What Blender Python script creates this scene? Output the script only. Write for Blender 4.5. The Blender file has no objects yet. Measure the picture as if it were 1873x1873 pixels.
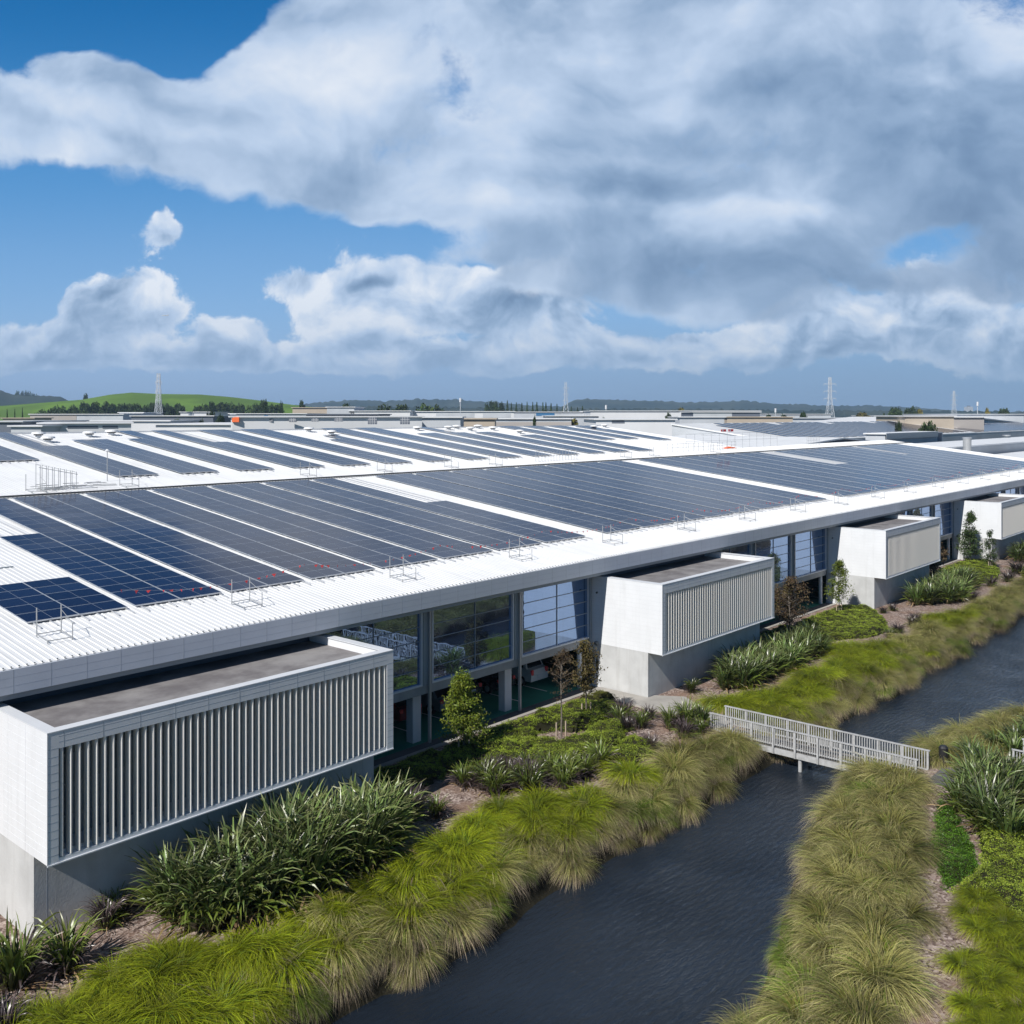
import bpy, math, random
import numpy as np
from mathutils import Vector, Matrix, Euler
random.seed(7)
C = bpy.context.scene.collection
R = math.radians
# ------------------------------------------------------------------ camera, sky, sun, exposure
F, YAW, V0, CU, H, PX = 1776.69, 0.720256, 759.21, 936.5, 17.637, 1873.0
CY, SY = math.cos(YAW), math.sin(YAW)
cam = bpy.data.objects.new('camera', bpy.data.cameras.new('camera'))
C.objects.link(cam)
cam.location = (0, 0, H)
cam.rotation_euler = (R(90), 0, YAW - R(90))
cam.data.sensor_width = 36
cam.data.lens = F / PX * 36
cam.data.shift_y = -(936.5 - V0) / PX
cam.data.clip_start = 0.5
cam.data.clip_end = 60000
sc = bpy.context.scene
sc.camera = cam
sc.view_settings.view_transform = 'Standard'
sc.view_settings.look = 'None'
sc.view_settings.gamma = 1
sc.view_settings.exposure = 0.05
sc.cycles.use_denoising = True
sc.cycles.max_bounces = 6
sc.cycles.diffuse_bounces = 3
sc.cycles.glossy_bounces = 3
sc.cycles.transparent_max_bounces = 6
SUN_DIR = Vector((-1.0, -0.10, 0.90)).normalized()
sun = bpy.data.objects.new('sun', bpy.data.lights.new('sun', 'SUN'))
C.objects.link(sun)
sun.data.energy = 5.0
sun.data.angle = R(0.5)
sun.data.color = (1.0, 0.955, 0.89)
sun.rotation_euler = SUN_DIR.to_track_quat('Z', 'Y').to_euler()


class NG:
    """tiny node-graph helper"""
    def __init__(s, nt):
        s.nt = nt; s.n = nt.nodes; s.l = nt.links
    def node(s, t, **kw):
        x = s.n.new(t)
        for k, v in kw.items():
            if k.startswith('i_'):
                x.inputs[k[2:]].default_value = v
            else:
                setattr(x, k, v)
        return x
    def link(s, a, b): s.l.new(a, b)
    def _set(s, sock, v):
        if isinstance(v, (int, float, tuple)): sock.default_value = v
        else: s.l.new(v, sock)
    def m(s, op, a, b=0.0, c=0.0, clamp=False):
        x = s.n.new('ShaderNodeMath'); x.operation = op; x.use_clamp = clamp
        s._set(x.inputs[0], a); s._set(x.inputs[1], b); s._set(x.inputs[2], c)
        return x.outputs[0]
    def mix(s, f, a, b):
        x = s.n.new('ShaderNodeMix'); x.data_type = 'RGBA'
        s._set(x.inputs[0], f); s._set(x.inputs[6], a); s._set(x.inputs[7], b)
        return x.outputs[2]
    def smooth(s, v, a, b, lo=0.0, hi=1.0):
        x = s.n.new('ShaderNodeMapRange'); x.interpolation_type = 'SMOOTHSTEP'
        s._set(x.inputs[0], v)
        for i, q in zip((1, 2, 3, 4), (a, b, lo, hi)): s._set(x.inputs[i], q)
        return x.outputs[0]
    def noise(s, vec, scale, detail=4, rough=0.5, dist=0.0):
        x = s.n.new('ShaderNodeTexNoise')
        x.inputs['Scale'].default_value = scale; x.inputs['Detail'].default_value = detail
        x.inputs['Roughness'].default_value = rough; x.inputs['Distortion'].default_value = dist
        if vec is not None: s.l.new(vec, x.inputs['Vector'])
        return x


def build_world():
    w = bpy.data.worlds.new('World'); sc.world = w; w.use_nodes = True
    g = NG(w.node_tree); g.n.clear()
    out = g.node('ShaderNodeOutputWorld')
    sky = g.node('ShaderNodeTexSky', sky_type='NISHITA', sun_disc=False)
    sky.sun_elevation = math.asin(SUN_DIR.z)
    sky.sun_rotation = math.atan2(SUN_DIR.x, SUN_DIR.y)
    sky.air_density = 1.0; sky.dust_density = 0.3; sky.ozone_density = 3.0
    tc = g.node('ShaderNodeTexCoord')
    d = tc.outputs['Generated']
    def dot(v):
        x = g.node('ShaderNodeVectorMath', operation='DOT_PRODUCT'); g.link(d, x.inputs[0]); x.inputs[1].default_value = v
        return x.outputs['Value']
    fw = g.m('MAXIMUM', dot((CY, SY, 0)), 0.22)
    px = g.m('DIVIDE', dot((SY, -CY, 0)), fw)      # tan of azimuth from the building's diagonal
    py = g.m('DIVIDE', dot((0, 0, 1)), fw)         # tan of elevation
    def comb(a, b, c=0.0):
        x = g.node('ShaderNodeCombineXYZ'); g._set(x.inputs[0], a); g._set(x.inputs[1], b); g._set(x.inputs[2], c)
        return x.outputs[0]
    P = comb(px, py)
    # domain warp
    wn = g.noise(P, 5.0, 4, 0.6)
    wv = g.node('ShaderNodeVectorMath', operation='MULTIPLY_ADD')
    g.link(wn.outputs['Color'], wv.inputs[0]); wv.inputs[1].default_value = (0.09, 0.07, 0); g.link(P, wv.inputs[2])
    Pw = g.node('ShaderNodeVectorMath', operation='ADD'); g.link(wv.outputs[0], Pw.inputs[0]); Pw.inputs[1].default_value = (-0.045, -0.035, 0)
    Pw = Pw.outputs[0]
    def blob(cu, cv, ru, rv, rot, lo, hi, coords=None, amp=1.0):
        mp = g.node('ShaderNodeMapping', vector_type='TEXTURE')
        g.link(coords or Pw, mp.inputs[0])
        mp.inputs['Location'].default_value = ((cu - CU) / F, (V0 - cv) / F, 0)
        mp.inputs['Rotation'].default_value = (0, 0, R(rot))
        mp.inputs['Scale'].default_value = (ru * hi / F, rv * hi / F, 1)
        gr = g.node('ShaderNodeTexGradient', gradient_type='SPHERICAL'); g.link(mp.outputs[0], gr.inputs[0])   # 1 at the centre, 0 at the rim
        return g.smooth(gr.outputs['Fac'], 0.0, 1.0 - lo / hi, 0.0, amp)
    def field(blobs, start, coords=None):
        acc = start
        for b in blobs:
            acc = g.m('ADD', acc, blob(*b[:5], b[6] if len(b) > 6 else 0.1, b[7] if len(b) > 7 else 1.2, coords, b[5]))   # the running sum first: few values stay open at once
        return acc
    def shift(vec, dx, dy):
        x = g.node('ShaderNodeVectorMath', operation='ADD'); g.link(vec, x.inputs[0]); x.inputs[1].default_value = (dx, dy, 0); return x.outputs[0]
    def layer(pos, neg, shade, scale, rough, base_sh, relief, soft, seed, vstretch=1.0, noise_amp=3.2, thr=0.80, mottle=0.55):
        """one deck of cloud: where it stands, how thick, and how lit from the upper left -> (mask, brightness)"""
        mp = g.node('ShaderNodeMapping'); g.link(Pw, mp.inputs[0]); mp.inputs['Location'].default_value = (seed, seed * 1.7, seed * .3); mp.inputs['Scale'].default_value = (1, vstretch, 1)
        q = mp.outputs[0]
        nA = g.noise(q, scale, 11, rough, 0.25)
        nB = g.noise(shift(q, -0.012 * 8 / scale, 0.026 * 8 / scale), scale, 4, rough * .85, 0.25)
        p_ = g.m('MINIMUM', field(pos, 0.0), 1.0)
        cv = g.m('MULTIPLY_ADD', p_, 1.65, g.m('MULTIPLY_ADD', nA.outputs[0], noise_amp, -noise_amp / 2 - thr))
        nD = g.noise(q, scale * 4.5, 6, 0.68)
        cv = g.m('ADD', cv, g.m('MULTIPLY_ADD', nD.outputs[0], 1.25, -0.625))
        if neg: cv = g.m('SUBTRACT', cv, g.m('MULTIPLY', g.m('MINIMUM', field(neg, 0.0), 1.0), 2.6))
        mask = g.smooth(cv, 0.0, soft)
        rel = g.m('MULTIPLY', g.m('SUBTRACT', nA.outputs[0], nB.outputs[0]), relief)
        nC = g.noise(q, scale * .8, 3, 0.5)
        sh = g.m('ADD', g.m('MULTIPLY_ADD', nC.outputs[0], mottle, -mottle / 2), g.m('ADD', rel, base_sh))
        sh = g.m('ADD', sh, g.m('MULTIPLY', g.smooth(cv, 1.1, 0.15), 0.16))
        return cv, mask, field(shade, sh)
    def ramp(v, stops):
        rp = g.node('ShaderNodeValToRGB'); g.link(v, rp.inputs[0]); e = rp.color_ramp.elements
        e[0].position = stops[0][0]; e[0].color = (*stops[0][1], 1); e[1].position = stops[-1][0]; e[1].color = (*stops[-1][1], 1)
        for p, c in stops[1:-1]: q = e.new(p); q.color = (*c, 1)
        return rp.outputs[0]
    STOPS = [(0.0, (0.14, 0.225, 0.37)), (0.22, (0.215, 0.32, 0.485)), (0.42, (0.325, 0.445, 0.625)), (0.66, (0.53, 0.65, 0.83)), (1.0, (0.86, 0.90, 0.96))]
    # low cumulus over the horizon: u, v, ru, rv, rot, amp, inner, outer
    lowpos = [(60, 620, 220, 60, 6, 0.9), (165, 550, 80, 60, 0, 0.9), (275, 560, 100, 100, 0, 1.0), (430, 605, 75, 50, 0, 0.9), (330, 655, 420, 40, 0, 0.8),
              (550, 530, 110, 55, -14, 0.9), (690, 550, 150, 85, 0, 1.0), (800, 535, 120, 75, 0, 0.9), (950, 560, 190, 100, 0, 1.0), (700, 655, 420, 42, 0, 0.8), (920, 645, 140, 40, 0, 0.7), (620, 600, 200, 50, 0, 0.6),
              (1180, 640, 260, 60, 0, 0.9), (1420, 625, 240, 70, 0, 0.95), (1600, 600, 220, 80, -14, 1.0), (1735, 555, 150, 90, -10, 1.0), (1850, 620, 170, 80, 0, 1.0), (288, 432, 80, 44, 0, 0.72), (302, 402, 50, 52, 20, 0.62)]
    lowsh = [(750, 515, 160, 60, -10, 0.34), (600, 530, 110, 50, 0, 0.18), (640, 590, 160, 30, 0, 0.20), (960, 495, 70, 40, 0, 0.24), (1740, 535, 160, 60, -14, 0.36), (1600, 590, 160, 40, -12, 0.26), (165, 515, 55, 30, 0, 0.24), (285, 520, 80, 60, 0, 0.24),
             (430, 590, 60, 34, 0, 0.26), (720, 650, 140, 20, 0, 0.22), (920, 636, 90, 20, 0, 0.20), (1180, 625, 90, 24, 0, 0.20), (1400, 600, 80, 24, 0, 0.20), (690, 522, 45, 14, 0, -0.34), (860, 550, 90, 24, 0, -0.18), (1660, 608, 60, 12, 0, -0.26), (180, 600, 110, 40, 0, -0.18), (110, 650, 240, 24, 0, -0.12), (1500, 655, 400, 20, 0, -0.12), (300, 405, 60, 50, 0, 0.06)]
    cvA, mA, sA = layer(lowpos, [], lowsh, 10.0, 0.60, 0.57, 2.6, 0.50, 3.1, 1.15, 3.2, 0.46)
    # the great grey-white deck
    bigpos = [(1330, 190, 900, 340, -4, 1.2, 0.5, 1.25), (1250, 430, 640, 150, 0, 0.9, 0.3, 1.25), (1400, 530, 360, 90, -4, 1.0, 0.2, 1.2), (640, 200, 300, 210, -18, 0.9, 0.3, 1.25), (680, 30, 200, 110, 0, 0.7, 0.2, 1.25), (300, 245, 400, 105, -12, 1.1, 0.3, 1.2),
              (0, 235, 280, 105, 0, 1.1, 0.3, 1.2), (110, 95, 150, 60, -28, 0.9, 0.1, 1.2), (240, 150, 150, 70, -20, 0.7, 0.1, 1.2), (450, 130, 120, 60, 0, 0.5, 0.1, 1.2), (800, 385, 360, 90, -12, 0.9, 0.2, 1.25), (1850, 400, 150, 190, 0, 1.0, 0.2, 1.2), (1840, 500, 100, 60, 0, 0.7, 0.1, 1.2), (1000, 460, 200, 90, 0, 0.5, 0.2, 1.2)]
    bigneg = [(1680, 450, 140, 55, 14, 0.50, 0.0, 1.25), (190, 10, 330, 80, 8, 0.9, 0.3, 1.2), (360, 60, 130, 70, 20, 0.8, 0.1, 1.2), (620, 462, 330, 44, 6, 0.6, 0.2, 1.2), (860, 490, 60, 30, 0, 0.5, 0.0, 1.2), (1740, 610, 320, 80, -10, 0.6, 0.3, 1.1), (20, 60, 70, 70, 0, 0.6, 0.1, 1.2)]
    bigsh = [(600, 150, 240, 110, -14, 0.26), (780, 90, 200, 80, 0, 0.20), (1240, 205, 150, 40, 0, 0.18), (120, 180, 260, 50, -14, 0.18), (1850, 70, 100, 120, 0, 0.20), (430, 330, 260, 50, -8, 0.12), (1040, 150, 330, 110, 0, 0.08), (560, 260, 260, 60, -10, 0.12), (1330, 392, 300, 26, -2, 0.16), (900, 380, 200, 34, -8, 0.12), (90, 290, 200, 30, -6, 0.12),
             (1150, 335, 380, 40, -4, -0.20), (1450, 520, 330, 90, -4, -0.24), (1760, 330, 380, 110, -6, -0.25), (1600, 160, 400, 130, 0, -0.20), (1840, 500, 100, 80, 0, -0.20), (350, 215, 150, 26, -10, -0.10), (40, 330, 200, 24, 0, -0.06), (940, 50, 160, 50, 0, -0.12), (1100, 270, 500, 40, -4, -0.10), (150, 240, 140, 22, -10, -0.08), (1180, 470, 110, 40, 0, -0.10)]
    cvB, mB, sB = layer(bigpos, bigneg, bigsh, 5.0, 0.56, 0.515, 1.5, 0.85, 0.4, 1.3, 3.0, 0.55, 0.38)
    colA, colB = ramp(sA, STOPS), ramp(sB, STOPS)
    # blue of the clear sky: Nishita
    skys = g.node('ShaderNodeVectorMath', operation='SCALE'); g.link(sky.outputs[0], skys.inputs[0]); skys.inputs['Scale'].default_value = 0.08
    tint = g.node('ShaderNodeVectorMath', operation='MULTIPLY'); g.link(skys.outputs[0], tint.inputs[0]); tint.inputs[1].default_value = (0.10, 0.86, 1.36)
    # the low veil of far cloud over the horizon
    veilc = g.mix(g.smooth(px, -0.45, 0.5), (0.27, 0.42, 0.67, 1), (0.20, 0.335, 0.53, 1))
    vn = g.noise(P, 9.0, 5, 0.55)
    veil = g.smooth(g.m('MULTIPLY_ADD', vn.outputs[0], 0.02, g.m('MULTIPLY', py, -1.0)), -0.10, 0.0)
    low = g.m('MULTIPLY', g.smooth(py, 0.44, 0.14), 0.9)
    blue = g.mix(low, tint.outputs[0], g.mix(g.smooth(py, 0.26, 0.06), (0.13, 0.335, 0.66, 1), (0.27, 0.47, 0.76, 1)))
    base = g.mix(g.m('MULTIPLY', veil, 0.92), blue, veilc)
    fade = g.smooth(g.m('MULTIPLY_ADD', vn.outputs[0], 0.012, py), 0.005, 0.08)
    front = g.smooth(dot((CY, SY, 0)), 0.12, 0.40)
    col = g.mix(g.m('MULTIPLY', g.m('MULTIPLY', mA, g.smooth(py, 0.29, 0.23, 0.0, 0.90)), g.m('MULTIPLY', fade, front)), base, colA)
    col = g.mix(g.m('MULTIPLY', g.m('MULTIPLY', mB, 0.93), g.m('MULTIPLY', fade, front)), col, colB)
    col = g.mix(g.m('MULTIPLY', g.smooth(py, 0.15, 0.02), 0.46), col, g.mix(g.smooth(px, -0.45, 0.5), (0.36, 0.50, 0.72, 1), (0.27, 0.40, 0.58, 1)))   # thin far haze
    # looser cloud above and behind the viewer
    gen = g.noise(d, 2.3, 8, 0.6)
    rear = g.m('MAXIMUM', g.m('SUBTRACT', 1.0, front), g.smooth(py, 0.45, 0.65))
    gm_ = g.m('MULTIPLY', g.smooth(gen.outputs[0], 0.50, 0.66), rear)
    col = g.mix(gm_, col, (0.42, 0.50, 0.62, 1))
    dim = g.node('ShaderNodeVectorMath', operation='SCALE'); g.link(col, dim.inputs[0]); g.link(g.m('MULTIPLY_ADD', rear, -0.52, 1.0), dim.inputs['Scale'])   # sky behind and overhead darkened by hand, to deepen shade on the front walls
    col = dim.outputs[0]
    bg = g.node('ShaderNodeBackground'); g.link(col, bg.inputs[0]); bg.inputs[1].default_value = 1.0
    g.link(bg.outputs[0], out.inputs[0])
build_world()

# ------------------------------------------------------------------ materials
MATS = {}
def mat(name, col, rough=0.6, spec=0.5, metal=0.0, var=0.0, vscale=1.0, bump=0.0, bscale=20.0, col2=None, coat=0.0, obj_var=0.0, coords='Object'):
    if name in MATS: return MATS[name]
    m = bpy.data.materials.new(name); m.use_nodes = True
    g = NG(m.node_tree); b = g.n['Principled BSDF']
    c4 = (*col, 1)
    b.inputs['Base Color'].default_value = c4
    b.inputs['Roughness'].default_value = rough; b.inputs['Metallic'].default_value = metal
    b.inputs['Specular IOR Level'].default_value = spec; b.inputs['Coat Weight'].default_value = coat
    tc = g.node('ShaderNodeTexCoord'); vec = tc.outputs[coords]
    src = None
    if var or col2:
        n = g.noise(vec, vscale, 6, 0.6)
        f = g.smooth(n.outputs[0], 0.32, 0.68)
        c2 = (*(col2 or tuple(x * (1 - var) for x in col)), 1)
        src = g.mix(f, c4, c2)
    if obj_var:
        oi = g.node('ShaderNodeObjectInfo')
        hs = g.node('ShaderNodeHueSaturation')
        if src is None: hs.inputs['Color'].default_value = c4
        else: g.link(src, hs.inputs['Color'])
        g.link(g.m('MULTIPLY_ADD', oi.outputs['Random'], 2 * obj_var, 1 - obj_var), hs.inputs['Value'])
        src = hs.outputs[0]
    if src is not None: g.link(src, b.inputs['Base Color'])
    if bump:
        n = g.noise(vec, bscale, 5, 0.6)
        bp = g.node('ShaderNodeBump'); bp.inputs['Strength'].default_value = bump; bp.inputs['Distance'].default_value = 0.05
        g.link(n.outputs[0], bp.inputs['Height']); g.link(bp.outputs[0], b.inputs['Normal'])
    MATS[name] = m
    return m

def leafmat(name, stops, rough=0.5, spec=0.3, rnd=0.35, hue=0.02, trans=0.25):
    """blade colour runs along the blade (float attribute 'along'), each plant or tuft a little different"""
    m = bpy.data.materials.new(name); m.use_nodes = True
    g = NG(m.node_tree); b = g.n['Principled BSDF']
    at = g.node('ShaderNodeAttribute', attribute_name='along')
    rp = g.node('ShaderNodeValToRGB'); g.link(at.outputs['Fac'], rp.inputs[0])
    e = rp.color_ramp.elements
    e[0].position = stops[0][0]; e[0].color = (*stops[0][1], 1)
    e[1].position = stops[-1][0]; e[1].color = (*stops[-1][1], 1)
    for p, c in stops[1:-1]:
        q = e.new(p); q.color = (*c, 1)
    oi = g.node('ShaderNodeObjectInfo')
    ab = g.node('ShaderNodeAttribute', attribute_name='tone')
    hs = g.node('ShaderNodeHueSaturation'); g.link(rp.outputs[0], hs.inputs['Color'])
    v = g.m('MULTIPLY_ADD', oi.outputs['Random'], rnd * 1.2, 1 - rnd * 0.6)
    v2 = g.m('MULTIPLY_ADD', ab.outputs['Fac'], rnd * 1.6, 1 - rnd * 0.8)
    pn = g.noise(oi.outputs['Location'], 0.75, 3, 0.6)
    v3 = g.m('MULTIPLY_ADD', pn.outputs[0], 1.5, 0.22)
    g.link(g.m('MULTIPLY', g.m('MULTIPLY', v, v2), v3), hs.inputs['Value'])
    g.link(g.m('MULTIPLY_ADD', ab.outputs['Fac'], hue * 2, 0.5 - hue), hs.inputs['Hue'])
    g.link(hs.outputs[0], b.inputs['Base Color'])
    b.inputs['Roughness'].default_value = rough; b.inputs['Specular IOR Level'].default_value = spec
    tr = g.node('ShaderNodeBsdfTranslucent'); g.link(hs.outputs[0], tr.inputs[0])
    mx = g.node('ShaderNodeMixShader'); mx.inputs[0].default_value = trans
    g.link(b.outputs[0], mx.inputs[1]); g.link(tr.outputs[0], mx.inputs[2])
    g.link(mx.outputs[0], g.n['Material Output'].inputs[0])
    MATS[name] = m
    return m

roof_white = mat('roof_white', (0.83, 0.84, 0.85), 0.45, 0.3, var=0.08, vscale=0.25)
roof_dust = mat('roof_dust', (0.76, 0.77, 0.78), 0.5, 0.3, var=0.12, vscale=0.15)
white_panel = mat('white_panel', (0.70, 0.72, 0.75), 0.45, 0.4, var=0.05, vscale=0.8)
frame_panel = mat('frame_panel', (0.50, 0.55, 0.60), 0.45, 0.4, var=0.08, vscale=1.2)
fascia_m = mat('fascia_panel', (0.62, 0.66, 0.72), 0.4, 0.4, var=0.06, vscale=0.7)
joint_m = mat('joint_line', (0.40, 0.43, 0.47), 0.7)
dark_steel = mat('dark_steel', (0.09, 0.11, 0.12), 0.5)
mid_steel = mat('mid_steel', (0.30, 0.34, 0.37), 0.5)
galv = mat('galvanised', (0.42, 0.43, 0.44), 0.45, metal=0.3)
gutter_m = mat('gutter_dark', (0.055, 0.06, 0.065), 0.6)
concrete = mat('concrete_wall', (0.57, 0.58, 0.585), 0.8, 0.2, var=0.16, vscale=0.7, bump=0.15, bscale=12)
concrete2 = mat('concrete_beam', (0.40, 0.41, 0.41), 0.8, 0.2, var=0.2, vscale=0.8)
path_m = mat('path_concrete', (0.42, 0.40, 0.37), 0.85, 0.2, var=0.18, vscale=0.9, bump=0.2, bscale=30)
pave_dark = mat('paving_dark', (0.14, 0.14, 0.145), 0.85, 0.2, var=0.25, vscale=0.8)
membrane = mat('roof_membrane', (0.16, 0.15, 0.155), 0.8, 0.2, col2=(0.30, 0.29, 0.29), vscale=0.55)
louvre_m = mat('louvre_fin', (0.84, 0.81, 0.76), 0.5, 0.3)
shaded_wall = mat('upper_wall', (0.07, 0.10, 0.14), 0.6)  # deep shade under the eave, painted into the wall colour
green_floor = mat('green_floor', (0.03, 0.22, 0.16), 0.6, 0.3, var=0.2, vscale=0.5)
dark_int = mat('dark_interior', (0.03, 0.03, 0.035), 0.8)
line_paint = mat('line_paint', (0.75, 0.75, 0.75), 0.7)
black_m = mat('black_plastic', (0.02, 0.02, 0.022), 0.5)
red_flag = mat('red_flag', (0.75, 0.06, 0.06), 0.6)
rail_alu = mat('rail_aluminium', (0.62, 0.63, 0.65), 0.35, metal=0.5)
pv_edge = mat('panel_frame', (0.50, 0.54, 0.60), 0.4, metal=0.4)
timber = mat('weathered_timber', (0.47, 0.475, 0.48), 0.85, 0.2, var=0.22, vscale=3.0, bump=0.2, bscale=30)
timber_dk = mat('deck_timber', (0.26, 0.24, 0.22), 0.9, 0.2, var=0.3, vscale=2.0)
bark = mat('bark', (0.22, 0.19, 0.16), 0.9, 0.1, var=0.4, vscale=6.0)
stake_m = mat('stake_timber', (0.45, 0.37, 0.28), 0.9, 0.1)
far_white = mat('far_white', (0.74, 0.75, 0.77), 0.6, 0.2, var=0.1, vscale=0.05)
far_grey = mat('far_grey', (0.55, 0.58, 0.62), 0.7, 0.2, var=0.2, vscale=0.05)
far_dark = mat('far_dark', (0.14, 0.16, 0.20), 0.7, 0.2)
far_tan = mat('far_tan', (0.50, 0.43, 0.35), 0.8, 0.2, var=0.12, vscale=0.05)
far_blue = mat('far_blue_roof', (0.04, 0.16, 0.33), 0.6)
far_brown = mat('far_brown', (0.40, 0.37, 0.35), 0.8)
orange_m = mat('orange_sheet', (0.85, 0.16, 0.04), 0.6)

def panel_mat():
    m = bpy.data.materials.new('panel_glass'); m.use_nodes = True
    g = NG(m.node_tree); b = g.n['Principled BSDF']
    oi = g.node('ShaderNodeObjectInfo')
    c = g.mix(oi.outputs['Random'], (0.009, 0.010, 0.032, 1), (0.013, 0.018, 0.050, 1))
    g.link(c, b.inputs['Base Color'])
    b.inputs['Roughness'].default_value = 0.10; b.inputs['Specular IOR Level'].default_value = 0.30
    b.inputs['IOR'].default_value = 1.30
    MATS['panel_glass'] = m
    return m
pv_glass = panel_mat()

def glass_mat():
    m = bpy.data.materials.new('window_glass'); m.use_nodes = True
    g = NG(m.node_tree); b = g.n['Principled BSDF']
    b.inputs['Base Color'].default_value = (0.008, 0.034, 0.080, 1); b.inputs['Roughness'].default_value = 0.25
    gl = g.node('ShaderNodeBsdfGlossy'); gl.inputs['Color'].default_value = (0.42, 0.62, 1.0, 1); gl.inputs['Roughness'].default_value = 0.0
    tc = g.node('ShaderNodeTexCoord')
    n = g.noise(tc.outputs['Object'], 1.1, 2, 0.4)
    bp = g.node('ShaderNodeBump'); bp.inputs['Strength'].default_value = 0.07; bp.inputs['Distance'].default_value = 0.05
    g.link(n.outputs[0], bp.inputs['Height']); g.link(bp.outputs[0], gl.inputs['Normal'])
    mx = g.node('ShaderNodeMixShader'); mx.inputs[0].default_value = 0.44
    g.link(b.outputs[0], mx.inputs[1]); g.link(gl.outputs[0], mx.inputs[2])
    g.link(mx.outputs[0], g.n['Material Output'].inputs[0])
    MATS['window_glass'] = m
    return m
win_glass = glass_mat()

def water_mat():
    m = bpy.data.materials.new('pond_water'); m.use_nodes = True
    g = NG(m.node_tree); b = g.n['Principled BSDF']
    tc = g.node('ShaderNodeTexCoord')
    n0 = g.noise(tc.outputs['Object'], 0.12, 3, 0.5)
    c = g.mix(g.smooth(n0.outputs[0], 0.35, 0.65), (0.013, 0.019, 0.029, 1), (0.022, 0.029, 0.040, 1))
    g.link(c, b.inputs['Base Color'])
    b.inputs['Roughness'].default_value = 0.06; b.inputs['IOR'].default_value = 1.33; b.inputs['Specular IOR Level'].default_value = 0.7
    mp = g.node('ShaderNodeMapping'); g.link(tc.outputs['Object'], mp.inputs[0])
    mp.inputs['Rotation'].default_value = (0, 0, R(25)); mp.inputs['Scale'].default_value = (1.0, 3.2, 1.0)
    n1 = g.noise(mp.outputs[0], 1.6, 5, 0.62, 0.4)
    n2 = g.noise(tc.outputs['Object'], 0.35, 2, 0.5)
    h = g.m('MULTIPLY', n1.outputs[0], g.m('MULTIPLY_ADD', n2.outputs[0], 1.6, 0.1))
    bp = g.node('ShaderNodeBump'); bp.inputs['Strength'].default_value = 0.8; bp.inputs['Distance'].default_value = 0.10
    g.link(h, bp.inputs['Height']); g.link(bp.outputs[0], b.inputs['Normal'])
    MATS['pond_water'] = m
    return m
water_m = water_mat()

def mulch_mat():
    m = bpy.data.materials.new('ground_mulch'); m.use_nodes = True
    g = NG(m.node_tree); b = g.n['Principled BSDF']
    tc = g.node('ShaderNodeTexCoord'); geo = g.node('ShaderNodeNewGeometry')
    vo = g.node('ShaderNodeTexVoronoi'); vo.inputs['Scale'].default_value = 11.0; g.link(geo.outputs['Position'], vo.inputs['Vector'])
    bw = g.node('ShaderNodeSeparateColor'); g.link(vo.outputs['Color'], bw.inputs[0])
    rp = g.node('ShaderNodeValToRGB'); g.link(bw.outputs[0], rp.inputs[0])
    e = rp.color_ramp.elements
    e[0].position = 0.0; e[0].color = (0.09, 0.06, 0.05, 1); e[1].position = 1.0; e[1].color = (0.52, 0.43, 0.38, 1)
    q = e.new(0.45); q.color = (0.24, 0.18, 0.155, 1)
    q = e.new(0.8); q.color = (0.36, 0.29, 0.26, 1)
    n = g.noise(geo.outputs['Position'], 0.5, 4, 0.6)
    mulch = g.mix(g.smooth(n.outputs[0], 0.45, 0.7), rp.outputs[0], (0.24, 0.16, 0.12, 1))
    # beyond the landscaped strip: yards and roads
    sx = g.node('ShaderNodeSeparateXYZ'); g.link(geo.outputs['Position'], sx.inputs[0])
    far = g.m('MAXIMUM', g.smooth(sx.outputs['Y'], 50, 60), g.smooth(sx.outputs['X'], 240, 300))
    fn = g.noise(geo.outputs['Position'], 0.01, 5, 0.6)
    farc = g.mix(g.smooth(fn.outputs[0], 0.45, 0.6), (0.16, 0.17, 0.17, 1), (0.07, 0.10, 0.04, 1))
    c = g.mix(far, mulch, farc)
    wet = g.smooth(sx.outputs['Z'], -0.05, -0.25)
    c = g.mix(wet, c, (0.022, 0.020, 0.013, 1))
    g.link(c, b.inputs['Base Color']); b.inputs['Roughness'].default_value = 0.95; b.inputs['Specular IOR Level'].default_value = 0.15
    bp = g.node('ShaderNodeBump'); bp.inputs['Strength'].default_value = 0.6; bp.inputs['Distance'].default_value = 0.03
    g.link(vo.outputs['Distance'], bp.inputs['Height']); g.link(bp.outputs[0], b.inputs['Normal'])
    MATS['ground_mulch'] = m
    return m
mulch_m = mulch_mat()

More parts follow.
